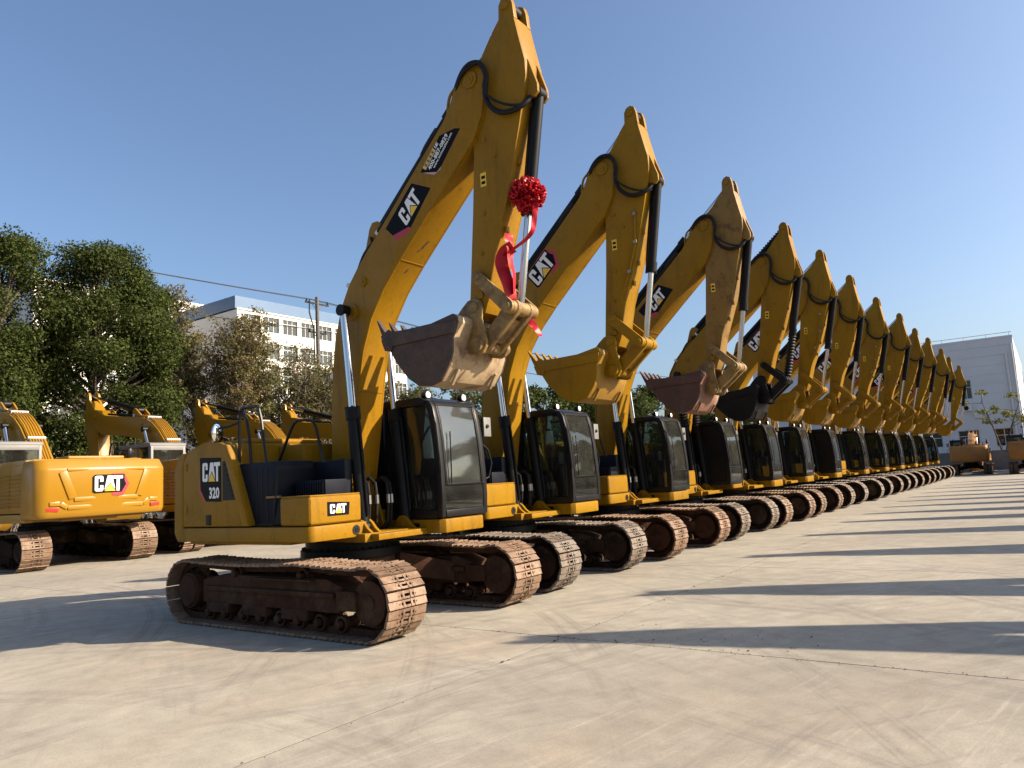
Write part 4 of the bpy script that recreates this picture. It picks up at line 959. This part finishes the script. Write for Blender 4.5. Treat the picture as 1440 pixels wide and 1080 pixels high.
def scrapes():
    root = info[0][0]; boom = [c for c in root.children if c.name.startswith('boom') and not c.name.startswith('boom_')][0]; rnd = random.Random(4)
    a, d = Vector((1.39, 4.76)) - F0, Vector((.61, .58)).normalized(); nx = Vector((d.y, -d.x))
    for t, y, L, W in ((.30, .02, .17, .03), (.20, -.02, .06, .018), (-.14, -.03, .10, .02), (.36, .05, .07, .012)):
        dd = d if t > 0 else Vector((.34, .36)).normalized(); nn = Vector((dd.y, -dd.x)); c = a + dd * t + nn * .0015; ring = []
        for i in range(16):
            th = 2 * math.pi * i / 16; r = rnd.uniform(.5, 1.1); q = c + dd * math.cos(th) * L * .5 * r; ring.append((q.x, y + math.sin(th) * W * r + math.cos(th) * .02, q.y))
        b = MB(); b.add(ring, [tuple(range(16))]); put('rust_scrape', b.mesh('rust_scrape', 'rust_red', smooth=False), boom)
scrapes()

# ------------------------------------------------------------------ left row, seen from behind, booms folded down
LG = 'larger excavators parked behind, facing away with booms folded down'
for lab, x, y, k in (
 ('large excavator seen from behind, its broad lit counterweight carrying a logo and red reflectors', -16.0, 2.75, dict(shoes='each')),
 ('large excavator facing away, half hidden by the broad counterweight, boom arched over grey cab', -16.2, 7.3, dict(shoes='joined')),
 ('large excavator facing away, its arched boom behind the handrails of the nearest excavator', -16.2, 12.1, dict(shoes='joined')),
 ('large excavator facing away, only its boom showing beside the raised boom of the nearest excavator', -16.2, 16.9, dict(shoes='joined'))):
    excavator(lab, (x, y), math.pi, 1.2, LG, db=R(-37), ds=R(31), dk=R(-20), paint='yellow_clean', tone=(1, 1, 1), logo='hex', new_cw=True, grey_cab=True, hoses=True, full=False, shoe_color=(.95, .85, .75), dirt_color=(.35, .33, .32), **k)

# ------------------------------------------------------------------ the facing row across the aisle (its shadows reach into the picture)
FG = 'excavators in the facing row across the aisle'
for y in (5.05, 8.2, 12.65, 16.85, 20.7, 23.85, 27.1, 30.5, 33.6, 37.2, 41.5, 45.5, 49.5):
    excavator('yellow excavator with raised boom in the facing row across the aisle, casting a long shadow', (17.95, y), math.pi, 1.0, FG, hoses=False, logo='old', tone=(1, 1, 1), db=R(-20), ds=R(20))

# ------------------------------------------------------------------ orange machines at the far end
excavator('orange excavator seen from behind at the far end, left one of the two orange ones', (3.2, 61.0), math.pi / 2, .92, None, db=R(-48), ds=R(18), dk=R(-10), paint='orange', tone=(1, 1, 1), bucket='orange', logo=None, hoses=False, dirt_color=(.4, .4, .4), shoe_color=(.5, .48, .46))
excavator('orange excavator seen from behind, cut by the right edge of the photo', (7.1, 59.0), math.pi / 2, .95, None, db=R(-35), ds=R(30), paint='orange', tone=(.8, .8, .8), bucket='orange', logo=None, hoses=False, dirt_color=(.4, .4, .4), shoe_color=(.5, .48, .46))

# ------------------------------------------------------------------ red rosette with ribbons on the nearest excavator
def rosette():
    p = info[0][1]; sp, j = p['sp'], p['j']; a = Vector((3.60, 6.43)); d = (j - a).normalized()
    c = a + d * 1.30; C3 = Vector((c.x + .05, -.12, c.y))
    t = thing('red_rosette', 'big red cloth flower with hanging ribbons tied to the ram of the nearest excavator', 'rosette', C3)
    b = MB(); rnd = random.Random(3)
    for k in range(150):                                                   # cupped, ruffled petals
        zz = 1 - 2 * (k + .5) / 150; ph = k * 2.39996 + rnd.uniform(-.25, .25); q = math.sqrt(max(0, 1 - zz * zz)); nrm = Vector((q * math.cos(ph), q * math.sin(ph), zz)).normalized()
        u = Matrix.Rotation(rnd.uniform(0, 6.3), 3, nrm) @ nrm.orthogonal().normalized(); v = nrm.cross(u); n = 6; W = rnd.uniform(.032, .06); H = rnd.uniform(.04, .075); vs = []
        a1, a2 = rnd.uniform(0, 6), rnd.uniform(1.5, 3); off = rnd.uniform(-.02, .025)
        for i in range(n + 1):
            for jx in range(4):
                s1 = (i / n - .5) * 2; t1 = jx / 3
                r_ = .125 + .085 * math.sin(t1 * 2.1) + .02 * math.sin(a1 + i * a2) * t1 + off
                vs.append(nrm * r_ + u * s1 * W * (1 - .25 * t1 * s1 * s1) + v * ((t1 - .3) * H * (1 - .3 * s1 * s1) + .014 * math.sin(a1 + i * a2 + jx)))
        b.add(vs, [(i * 4 + jx, i * 4 + jx + 1, i * 4 + jx + 5, i * 4 + jx + 4) for i in range(n) for jx in range(3)])
    b.ball((0, 0, 0), .135, 12)
    me = b.mesh('flower', 'red_cloth', ang=60); put('flower', me, t)
    def ribbon(pts, w, tw):
        P = smooth_path(pts, 5); b = MB(); vs = []; n = len(P)
        for i, q in enumerate(P):
            dd = (P[min(i + 1, n - 1)] - P[max(i - 1, 0)]).normalized(); a = Vector((math.cos(tw[0] + tw[1] * i / n), math.sin(tw[0] + tw[1] * i / n), 0)); a = (a - dd * a.dot(dd)).normalized(); nn = dd.cross(a)
            for s in (-1, 0, 1): vs.append(q + a * s * w / 2 + nn * (.012 * math.sin(i * .9) if s == 0 else 0))
        b.add(vs, [(3 * i + k, 3 * i + k + 1, 3 * i + k + 4, 3 * i + k + 3) for i in range(n - 1) for k in (0, 1)])
        put('ribbon', b.mesh('ribbon', 'red_cloth', ang=70), t)
    A = lambda pts: [Vector(p) - C3 for p in pts]
    ribbon(A([(3.55, -.11, 5.10), (3.55, -.14, 4.98), (3.53, -.15, 4.84), (3.50, -.16, 4.68), (3.41, -.18, 4.58), (3.26, -.21, 4.50), (3.10, -.23, 4.44)]), .065, (.5, 1.2))
    ribbon(A([(3.24, -.22, 4.52), (3.12, -.23, 4.47), (3.07, -.24, 4.36), (3.10, -.24, 4.22), (3.15, -.23, 4.05), (3.17, -.21, 3.88)]), .16, (.3, .9))
    ribbon(A([(3.17, -.20, 4.70), (3.18, -.21, 4.60), (3.20, -.22, 4.50), (3.19, -.22, 4.35), (3.22, -.20, 4.18), (3.19, -.18, 3.95)]), .12, (1.0, 1.1))
    ribbon(A([(3.44, -.11, 5.0), (3.38, -.13, 4.97), (3.36, -.14, 4.94), (3.42, -.12, 4.93)]), .07, (.2, .5))
    ribbon(A([(3.13, .2, 3.72), (3.17, .23, 3.62), (3.21, .25, 3.55), (3.25, .26, 3.47)]), .09, (.6, 1))
rosette()

# ------------------------------------------------------------------ buildings
def wall_grid(b, to3, u0, u1, z0, z1, holes, th, step=None):
    us = sorted({u0, u1, *[h[0] for h in holes], *[h[1] for h in holes]}); zs = sorted({z0, z1, *[h[2] for h in holes], *[h[3] for h in holes]})
    for zi in range(len(zs) - 1):
        run = None
        for ui in range(len(us) - 1):
            cu, cz = (us[ui] + us[ui + 1]) / 2, (zs[zi] + zs[zi + 1]) / 2
            hole = any(h[0] < cu < h[1] and h[2] < cz < h[3] for h in holes)
            if not hole: run = (run[0], us[ui + 1]) if run else (us[ui], us[ui + 1])
            if (hole or ui == len(us) - 2) and run:
                a, c = run; run = None
                q = [to3(a, 0, zs[zi]), to3(c, 0, zs[zi]), to3(c, 0, zs[zi + 1]), to3(a, 0, zs[zi + 1]), to3(a, th, zs[zi]), to3(c, th, zs[zi]), to3(c, th, zs[zi + 1]), to3(a, th, zs[zi + 1])]
                b.add(q, [(0, 1, 2, 3), (7, 6, 5, 4), (0, 4, 5, 1), (1, 5, 6, 2), (2, 6, 7, 3), (3, 7, 4, 0)])
def bx3(b, to3, u0, u1, d0, d1, z0, z1):
    q = [to3(u0, d0, z0), to3(u1, d0, z0), to3(u1, d0, z1), to3(u0, d0, z1), to3(u0, d1, z0), to3(u1, d1, z0), to3(u1, d1, z1), to3(u0, d1, z1)]
    b.add(q, [(0, 1, 2, 3), (7, 6, 5, 4), (0, 4, 5, 1), (1, 5, 6, 2), (2, 6, 7, 3), (3, 7, 4, 0)])
def window(root, to3, u0, u1, z0, z1, mull, trans, key, fw=.07):
    b = MB(); d0, d1 = .16, .22
    bx3(b, to3, u0, u0 + fw, d0, d1, z0, z1); bx3(b, to3, u1 - fw, u1, d0, d1, z0, z1); bx3(b, to3, u0 + fw, u1 - fw, d0, d1, z0, z0 + fw); bx3(b, to3, u0 + fw, u1 - fw, d0, d1, z1 - fw, z1)
    for i in range(1, mull): u = u0 + (u1 - u0) * i / mull; bx3(b, to3, u - fw * .5, u + fw * .5, d0 - .004, d1 + .004, z0 + fw, z1 - fw)
    if trans: zt = z0 + (z1 - z0) * trans; bx3(b, to3, u0 + fw, u1 - fw, d0 - .008, d1 + .008, zt - fw * .5, zt + fw * .5)
    wf = put('window', b.mesh('window', 'window_frame', smooth=False), root)
    g = MB(); bx3(g, to3, u0 + .01, u1 - .01, .19, .2, z0 + .01, z1 - .01); put('pane', g.mesh('pane', 'dark_glass', smooth=False), wf)
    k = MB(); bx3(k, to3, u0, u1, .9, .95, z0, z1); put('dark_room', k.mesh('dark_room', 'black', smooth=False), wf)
def white_block():
    t = thing('factory_building', 'long white factory building with blue roof edge and rows of wide windows behind the trees', 'building', (-78, 68, 0))
    to3 = lambda u, d, z: (-d, u, z)                      # front faces +X, u along Y
    u0, u1, H = -16.8, 15.5, 26.2; holes = []
    for k in range(10):
        a = u0 + 1.05 + k * 3.18
        for f in range(6): holes.append((a, a + 2.5, 23.6 - f * 3.75, 25.75 - f * 3.75))
    b = MB(); wall_grid(b, to3, u0, u1, 0, H, holes, .35); bx3(b, to3, u0, u0 + .3, .35, 24, 0, H); bx3(b, to3, u1 - .3, u1, .35, 24, 0, H); bx3(b, to3, u0, u1, 23.7, 24, 0, H)
    put('wall', b.mesh('wall', 'white_wall', smooth=False), t)
    s = MB(); bx3(s, to3, u0 - .1, u1 + .1, -.15, .1, H, H + .18); put('cornice', s.mesh('cornice', 'white_wall', smooth=False), t)
    r = MB(); r.prism([(u0 - .1, .18 + H), (u1 + .1, .18 + H), (u1 + .1, H + 1.9), (u0 - .1, H + 1.9)], -.3, -24, 'x'); put('roof', r.mesh('roof', 'blue_roof', smooth=False), t)
    for h in holes: window(t, to3, *h, 3, .72, 'w')
    t2 = thing('white_building', 'white building with a round purple emblem, mostly hidden by the autumn tree', 'building', (-92, 40, 0))
    b = MB(); bx3(b, to3, -8, 17, 0, 20, 0, 29.5); put('wall', b.mesh('wall', 'white_wall', smooth=False), t2)
    b = MB(); bx3(b, to3, -8.1, 17.1, -.1, .3, 29.5, 29.9); put('cornice', b.mesh('cornice', 'white_wall', smooth=False), t2)
    b = MB(); b.cyl((0, 10.6, 26.9), (.15, 10.6, 26.9), 1.55, n=28); b.cur = 1; b.cyl((.15, 10.6, 26.9), (.2, 10.6, 26.9), 1.15, n=6); b.cur = 0; b.cyl((.2, 10.6, 26.9), (.26, 10.6, 26.9), .7, n=6)
    put('round_emblem', b.mesh('round_emblem', [surf('purple_sign', (.10, .09, .30), (.09, .08, .26), .5), 'white_ink'], smooth=False), t2)
    b = MB(); b.tube([(-3, 0, 33.3), (-3, 6.2, 33.3), (-3, 6.2, 29.9)], .12, 6); b.tube([(-3, 0, 29.9), (-3, 0, 33.3)], .12, 6); put('roof_rail', b.mesh('roof_rail', 'window_frame'), t2)
    for k in range(3):
        for f in range(6): window(t2, lambda u, d, z: (-d + .23, u, z), -6 + k * 7, -2.5 + k * 7, 24 - f * 4, 26.4 - f * 4, 3, .7, 'w2', .1)
white_block()
def grey_block():
    t = thing('grey_building', 'tall grey panelled building with few windows at the far right end of the yard', 'building', (-6, 75, 0))
    to3 = lambda u, d, z: (u, d, z)                       # front faces -Y
    u0, u1, H = -11.5, 12.6, 12.1
    holes = [(8.0, 8.9, 6.7, 8.5)] + [(7.35 + i * 3.05 - 6.1, 9.05 + i * 3.05 - 6.1, 2.3, 3.75) for i in (0, 1, 2, 3)]
    holes[4] = (10.3, 11.75, 2.1, 3.75)
    b = MB(); wall_grid(b, to3, u0, u1, 0, H, holes, .3); bx3(b, to3, u1 - .3, u1, .3, 30, 0, H); bx3(b, to3, u0, u0 + .3, .3, 30, 0, H); bx3(b, to3, u0 + .3, u1 - .3, 29.7, 30, 0, H); bx3(b, to3, u0 + .3, u1 - .3, .3, 29.7, H - .3, H - .1)
    wl = put('wall', b.mesh('wall', 'grey_wall', smooth=False), t)
    # wall panels with open joints
    us = sorted({u0, u1, *[u0 + i * (u1 - u0) / 4 for i in range(5)]}); z = .05
    while z < H - .5:
        for a, c in zip(us, us[1:]):
            segs = [(a, c)]
            for h in holes:
                if h[3] > z and h[2] < z + .86:
                    segs = [s for q in segs for s in ((q[0], min(q[1], h[0])), (max(q[0], h[1]), q[1])) if s[1] - s[0] > .05]
            for s in segs:
                p = MB(); bx3(p, to3, s[0] + .012, s[1] - .012, -.03, 0, z + .012, z + .862); put('panel', p.mesh('panel', 'grey_wall', smooth=False), wl)
        z += .875
    c = MB(); bx3(c, to3, u0 - .05, u1 + .05, -.06, .3, H, H + .14); put('parapet', c.mesh('parapet', 'grey_wall', smooth=False), t)
    r = MB(); r.tube([(u0, .2, H + .5), (u1, .2, H + .5)], .025, 6)
    for i in range(14): u = u0 + .2 + i * (u1 - u0 - .4) / 13; r.cyl((u, .2, H + .1), (u, .2, H + .5), .02, n=6)
    put('roof_rail', r.mesh('roof_rail', 'steel'), t)
    for h in holes: window(t, to3, *h, 2, .62, 'g', .06)
    d = MB(); d.cyl((11.95, -.12, .2), (11.95, -.12, 10.6), .09, n=10); d.cyl((12.45, -.12, .2), (12.45, -.12, 11.5), .05, n=8); put('downpipe', d.mesh('downpipe', 'white_plastic'), t)
    a = MB(); a.box(8.0, 8.75, -.38, -.05, 5.55, 6.15); a.box(8.9, 9.5, -.36, -.05, 4.85, 5.4); a.cur = 1
    a.cyl((8.3, -.385, 5.85), (8.3, -.40, 5.85), .22, n=18); put('air_conditioner', a.mesh('air_conditioner', ['white_plastic', 'black'], bevel=.02), t)
    t3 = thing('grey_annex', 'lower grey building at the right edge behind the tall grey one', 'building', (22, 104, 0))
    b = MB(); wall_grid(b, to3, -12, 25, 0, 13.5, [(-10 + 4 * i, -8 + 4 * i, 3.5 * f + 1, 3.5 * f + 2.8) for i in range(8) for f in range(3)], .3); bx3(b, to3, -12, 25, .3, 10, 0, 13.5)
    put('wall', b.mesh('wall', 'grey_wall', smooth=False), t3)
grey_block()
def low_wall(name, label, p, q, h, th, mat, bay):
    d = (Vector(q) - Vector(p)); L = d.length; t = thing(name, label, 'wall', (p[0], p[1], 0), math.atan2(d.y, d.x)); n = max(1, int(L / bay))
    for i in range(n):
        b = MB(); b.box(L * i / n + .17, L * (i + 1) / n - .17, -th / 2, th / 2, 0, h); put('wall_bay', b.mesh('wall_bay', mat, smooth=False), t)
    for i in range(n + 1):
        b = MB(); b.box(L * i / n - .17, L * i / n + .17, -th / 2 - .06, th / 2 + .06, 0, h + .12); b.box(L * i / n - .21, L * i / n + .21, -th / 2 - .1, th / 2 + .1, h + .12, h + .2); put('pillar', b.mesh('pillar', mat, smooth=False), t)
low_wall('boundary_wall', 'low dark grey boundary wall at the far end behind the orange excavators', (-26, 68), (40, 68), 1.75, .25, 'dark_wall', 6)
low_wall('boundary_wall', 'low white wall glimpsed between the tree trunks behind the left excavators', (-36, -30), (-36, 66), 2.3, .25, 'white_wall', 8)
k = MB(); k.box(3.0, 7.5, 62.6, 62.9, 0, .18); tag(put('kerb_stone', k.mesh('kerb_stone', 'white_wall', bevel=.02)), 'pale low kerb between the two orange excavators', 'kerb')

# ------------------------------------------------------------------ trees
def leaf_cloud(name, clumps, n, size, mat, flat_=.75, aspect=.55):
    tot = sum(c[1] ** 2 for c in clumps); V = []; 
    for (c, r, sq) in clumps:
        k = max(4, int(n * r * r / tot))
        d = RNG.normal(size=(k, 3)); d /= np.linalg.norm(d, axis=1)[:, None]
        rad = r * (RNG.uniform(0, 1, k) ** .4) * RNG.uniform(.8, 1.12, k)
        P = np.array(c)[None] + d * rad[:, None] * np.array(sq)[None]
        nr = d * .6 + RNG.normal(size=(k, 3)) * .7 + np.array([0, 0, .35]); nr /= np.linalg.norm(nr, axis=1)[:, None]
        a = np.cross(nr, RNG.normal(size=(k, 3))); a /= np.linalg.norm(a, axis=1)[:, None]; b = np.cross(nr, a)
        s = size * RNG.uniform(.6, 1.35, k)[:, None]
        V.append(np.stack([P - a * s, P + b * s * aspect + nr * s * .15, P + a * s, P - b * s * aspect + nr * s * .15], 1))
    V = np.concatenate(V).reshape(-1, 3); nf = len(V) // 4
    me = bpy.data.meshes.new(name); me.vertices.add(len(V)); me.vertices.foreach_set('co', V.ravel())
    me.loops.add(nf * 4); me.loops.foreach_set('vertex_index', np.arange(nf * 4)); me.polygons.add(nf); me.polygons.foreach_set('loop_start', np.arange(nf) * 4)
    me.update(calc_edges=True); me.materials.append(M[mat]); return me
def trunk_mesh(name, H, r, clumps, mat, lean=.4, fork=.35, kink=.25):
    b = MB(); rnd = random.Random(int(H * 100)); top = Vector((rnd.uniform(-lean, lean), rnd.uniform(-lean, lean), H))
    pts = [Vector((0, 0, -.05))] + [top * (i / 6) + Vector((rnd.uniform(-1, 1), rnd.uniform(-1, 1), 0)) * kink * .4 for i in range(1, 6)] + [top]
    b.tube(pts, [r * 1.25, r, r * .88, r * .74, r * .6, r * .42, r * .2], 8)
    for (c, rr, sq) in clumps:
        c = Vector(c); t = max(fork, min(.9, (c.z - rr * .9) / H * .85)); i = min(int(t * 6), 5); s = pts[i].lerp(pts[i + 1], t * 6 - i)
        m = s.lerp(c, .5) + Vector((rnd.uniform(-1, 1), rnd.uniform(-1, 1), rnd.uniform(-.5, .8))) * kink * 1.2
        b.tube([s, s.lerp(m, .55) + Vector((0, 0, .1)), m, m.lerp(c, .6), c], [r * .42, r * .34, r * .25, r * .15, r * .06], 5)
    return b.mesh(name, mat)
def crown_clumps(rnd, H, z0, rx, n, rmin, rmax, top_round=1.0):
    out = []
    for i in range(n):
        f = rnd.random(); z = z0 + (H - z0) * f; prof = math.sin(math.pi * min(1, .18 + .74 * f)) ** .7
        a = rnd.uniform(0, 2 * math.pi); rad = rx * prof * math.sqrt(rnd.uniform(.15, 1)); r = rnd.uniform(rmin, rmax) * (.75 + .25 * prof)
        out.append(((rad * math.cos(a), rad * math.sin(a), min(z, H - r * .7)), r, (1, 1, rnd.uniform(.6, .85))))
    return out
def tree(name, label, x, y, H, rx, z0, nc, rr, n, size, mat, r, seed, group=None, bark='bark'):
    rnd = random.Random(seed); t = thing(name, label, 'tree', (x, y, 0), 0, group); cl = crown_clumps(rnd, H, z0, rx, nc, *rr)
    put('trunk', trunk_mesh('trunk', H * .8, r, cl, bark), t); put('crown', leaf_cloud('crown', cl, n, size, mat), t); return t
def bare_tree(label, x, y, H, rx, n, mat, seed, size=.09, twigs=130, name='sparse_tree'):
    rnd = random.Random(seed); t = thing(name, label, 'tree', (x, y, 0)); b = MB(); cl = []
    for s in range(4):
        a = rnd.uniform(0, 6.28); base = Vector((rnd.uniform(-.2, .2), rnd.uniform(-.2, .2), 0)); top = Vector((math.cos(a) * rx * .5, math.sin(a) * rx * .5, H * rnd.uniform(.7, .95)))
        stem = [base.lerp(top, i / 5) + Vector((rnd.uniform(-.2, .2), rnd.uniform(-.2, .2), 0)) * (i > 0) for i in range(6)]; b.tube(stem, [.13, .11, .09, .07, .045, .02], 6)
        for k in range(twigs // 4):
            f = rnd.uniform(.25, 1); i = min(int(f * 5), 4); p = stem[i].lerp(stem[i + 1], f * 5 - i); d = Vector((rnd.gauss(0, 1), rnd.gauss(0, 1), rnd.uniform(.2, 1.4))).normalized(); L = rnd.uniform(.6, 2.0) * (1.25 - f * .6)
            q = p + d * L; b.tube([p, p.lerp(q, .5) + Vector((0, 0, rnd.uniform(-.1, .2))), q], [.028, .02, .007], 4)
            for m in range(3):
                p2 = p.lerp(q, rnd.uniform(.35, 1)); q2 = p2 + Vector((rnd.gauss(0, .4), rnd.gauss(0, .4), rnd.uniform(.1, .6))); b.tube([p2, q2], [.012, .005], 3)
                if rnd.random() < .75: cl.append((tuple(q2), rnd.uniform(.16, .45), (1, 1, .8)))
            cl.append((tuple(q), rnd.uniform(.2, .5), (1, 1, .8)))
    put('trunk', b.mesh('trunk', 'twig', smooth=False), t); put('crown', leaf_cloud('crown', cl, n, size, mat), t); return t
TG = 'trees behind the yard'
tree('evergreen_tree', 'dense green tree cut by the left edge of the photo', -28.0, 5.2, 13.5, 3.1, 1.8, 124, (.5, 1.35), 95000, .07, 'leaf_green', .26, 1)
tree('evergreen_tree', 'tallest dense dark green tree, second from the left edge', -28.0, 9.7, 14.0, 3.5, 2.6, 124, (.5, 1.35), 95000, .07, 'leaf_green', .28, 2)
tree('evergreen_tree', 'dark green tree on the right shoulder of the tallest one', -29.0, 12.0, 12.6, 2.4, 2.8, 54, (.7, 1.3), 42000, .09, 'leaf_green', .24, 3)
tree('evergreen_tree', 'dark green tree outside the left edge of the photo', -28.5, -2.5, 13.0, 3.6, 3.0, 46, (.9, 1.7), 30000, .11, 'leaf_green', .26, 4)
bare_tree('thin tree with russet and olive leaves in front of the white emblem building', -27.5, 15.6, 13.2, 4.6, 30000, 'leaf_rust', 5, .072, 260)
bare_tree('thin olive leaved tree in front of the corner of the blue roofed building', -27.0, 18.9, 10.2, 3.6, 17000, 'leaf_olive', 6, .072, 220)
bare_tree('thin russet tree against the shaded end wall of the blue roofed building', -26.6, 16.9, 11.8, 4.0, 14000, 'leaf_rust', 41, .066, 230)
bare_tree('low olive bush like tree between the two thin trees', -26.0, 20.4, 9.4, 3.6, 12000, 'leaf_olive', 31, .066, 220)
bare_tree('low russet tree in front of the white factory wall', -27.2, 23.0, 9.8, 3.4, 12000, 'leaf_rust', 32, .066, 220)
bare_tree('small thin brown leaved tree beside the power pole', -26.5, 21.6, 9.8, 2.8, 9000, 'leaf_rust', 7, .07, 170)
tree('leafy_tree', 'small green tree beside the power pole and the nearest boom', -28.5, 25.6, 10.4, 1.9, 4.2, 20, (.5, 1.0), 5200, .12, 'leaf_green', .14, 8)
bare_tree('tangled olive tree seen under the rusty bucket', -28.0, 30.0, 9.2, 4.4, 15000, 'leaf_olive', 9, .105, 230)
bare_tree('tangled brown tree seen over the nearest cab', -28.5, 36.0, 9.0, 4.6, 15000, 'leaf_olive', 10, .105, 230)
for i, (y, H, rx) in enumerate(((44, 9.5, 4), (51, 10.4, 4.2), (58, 10.0, 4.2), (66, 10.6, 4.4), (74, 12.0, 4.8), (84, 11.6, 5), (97, 11, 5), (110, 11, 5.5), (126, 12, 6))):
    tree('roadside_tree', 'dark green roadside tree, %s counting from the left of those seen between the raised booms' % ('first', 'second', 'third', 'fourth', 'fifth', 'sixth', 'seventh', 'eighth', 'ninth')[i], -30 - .05 * i, y, H, rx, 2.2, 30, (1.0, 1.8), 11000, .17, 'leaf_green', .22, 20 + i, 'green trees seen between the raised booms')
def shrubs():
    rnd = random.Random(5); cl = []
    for i in range(300):
        y = rnd.uniform(-12, 92); cl.append(((-25.6 + rnd.gauss(0, .9), y, rnd.uniform(.4, 2.6 + 1.2 * math.sin(y * .7))), rnd.uniform(.5, 1.0), (1, 1.1, .8)))
    put('shrub_thicket', leaf_cloud('shrub_thicket', cl, 42000, .11, 'leaf_shrub'), kind='stuff')
    b = MB()
    for i in range(700):
        y = rnd.uniform(-12, 60); p = Vector((-25.6 + rnd.gauss(0, .8), y, 0)); b.tube([p, p + Vector((rnd.gauss(0, .5), rnd.gauss(0, .5), rnd.uniform(2, 4.6)))], [.03, .008], 3)
    put('shrub_stems', b.mesh('shrub_stems', 'twig', smooth=False), kind='stuff')
shrubs()
def sapling():
    t = thing('young_tree', 'young bare tree with few yellow green leaves in front of the grey building', 'tree', (5.0, 70.5, 0)); rnd = random.Random(12); b = MB(); cl = []
    for s, (dx, h) in enumerate(((-1.2, 6.2), (1.6, 5.9))):
        top = Vector((dx, 0, h)); st = [Vector((0, 0, 0)), Vector((dx * .1, 0, 1.6)), Vector((dx * .45, .1, 3.6)), top]; b.tube(st, [.11, .09, .06, .02], 6)
        for k in range(9):
            f = rnd.uniform(.45, 1); p = st[2].lerp(st[3], (f - .45) / .55); q = p + Vector((rnd.uniform(-1.6, 1.6), rnd.uniform(-.6, .6), rnd.uniform(.1, .9))); b.tube([p, q], [.03, .01], 5); cl.append((tuple(q), rnd.uniform(.3, .55), (1.2, 1, .55)))
    put('trunk', b.mesh('trunk', 'bark'), t); put('crown', leaf_cloud('crown', cl, 900, .11, 'leaf_yellow'), t)
sapling()

# ------------------------------------------------------------------ power line
def pole(label, x, y, H):
    t = thing('power_pole', label, 'power pole', (x, y, 0)); b = MB(); b.cyl((0, 0, 0), (0, 0, H), .17, .12, 12); put('pole', b.mesh('pole', 'concrete_post'), t)
    for z, hw in ((H - .45, .95), (H - 2.4, .75)):
        b = MB(); b.box(-.06, .06, -hw, hw, z - .05, z + .05); b.tube([(.06, -hw * .6, z), (.06, 0, z - .5)], .02, 4); b.tube([(.06, hw * .6, z), (.06, 0, z - .5)], .02, 4); put('crossarm', b.mesh('crossarm', 'black'), t)
        for yy in (-hw * .92, hw * .92) + ((0,) if z > H - 1 else ()):
            b = MB(); b.cyl((0, yy, z + .05), (0, yy, z + .22), .05, .035, 8); b.cyl((0, yy, z + .10), (0, yy, z + .13), .08, n=10); put('insulator', b.mesh('insulator', 'black'), t)
    b = MB(); b.tube([(.1, -.7, H - .3), (.3, -.9, H - 1.2), (.28, -.55, H - 2.2), (.24, -.45, H - 6), (.24, -.4, 2)], .045, 5); put('service_cable', b.mesh('service_cable', 'rubber'), t)
PH = 14.3
pole('power pole with two crossarms standing between the thin trees and the nearest boom', -30, 24.6, PH); pole('power pole hidden further along the tree line', -31, 84, PH - .5); pole('power pole outside the left edge of the photo', -29, -24, PH)
def wire(label, p, q, sag):
    b = MB(); p, q = Vector(p), Vector(q); b.tube([p.lerp(q, i / 14) - Vector((0, 0, sag * 4 * (i / 14) * (1 - i / 14))) for i in range(15)], .02, 4); tag(put('overhead_wire', b.mesh('overhead_wire', 'rubber')), label, 'wire', 'overhead wires along the tree line')
for nm, dy, z in (('upper far', .87, PH - .22), ('upper middle', .02, PH - .2), ('upper near', -.87, PH - .22), ('lower far', .7, PH - 2.2), ('lower near', -.7, PH - 2.2)):
    wire('%s thin black overhead wire running from the power pole to the left' % nm, (-30 + (.05 if 'lower' not in nm else 0), 24.6 + dy, z), (-29, -24 + dy, z), .5); wire('%s thin black overhead wire running from the power pole behind the booms' % nm, (-30, 24.6 + dy, z), (-31, 84 + dy, z - .5), .6)
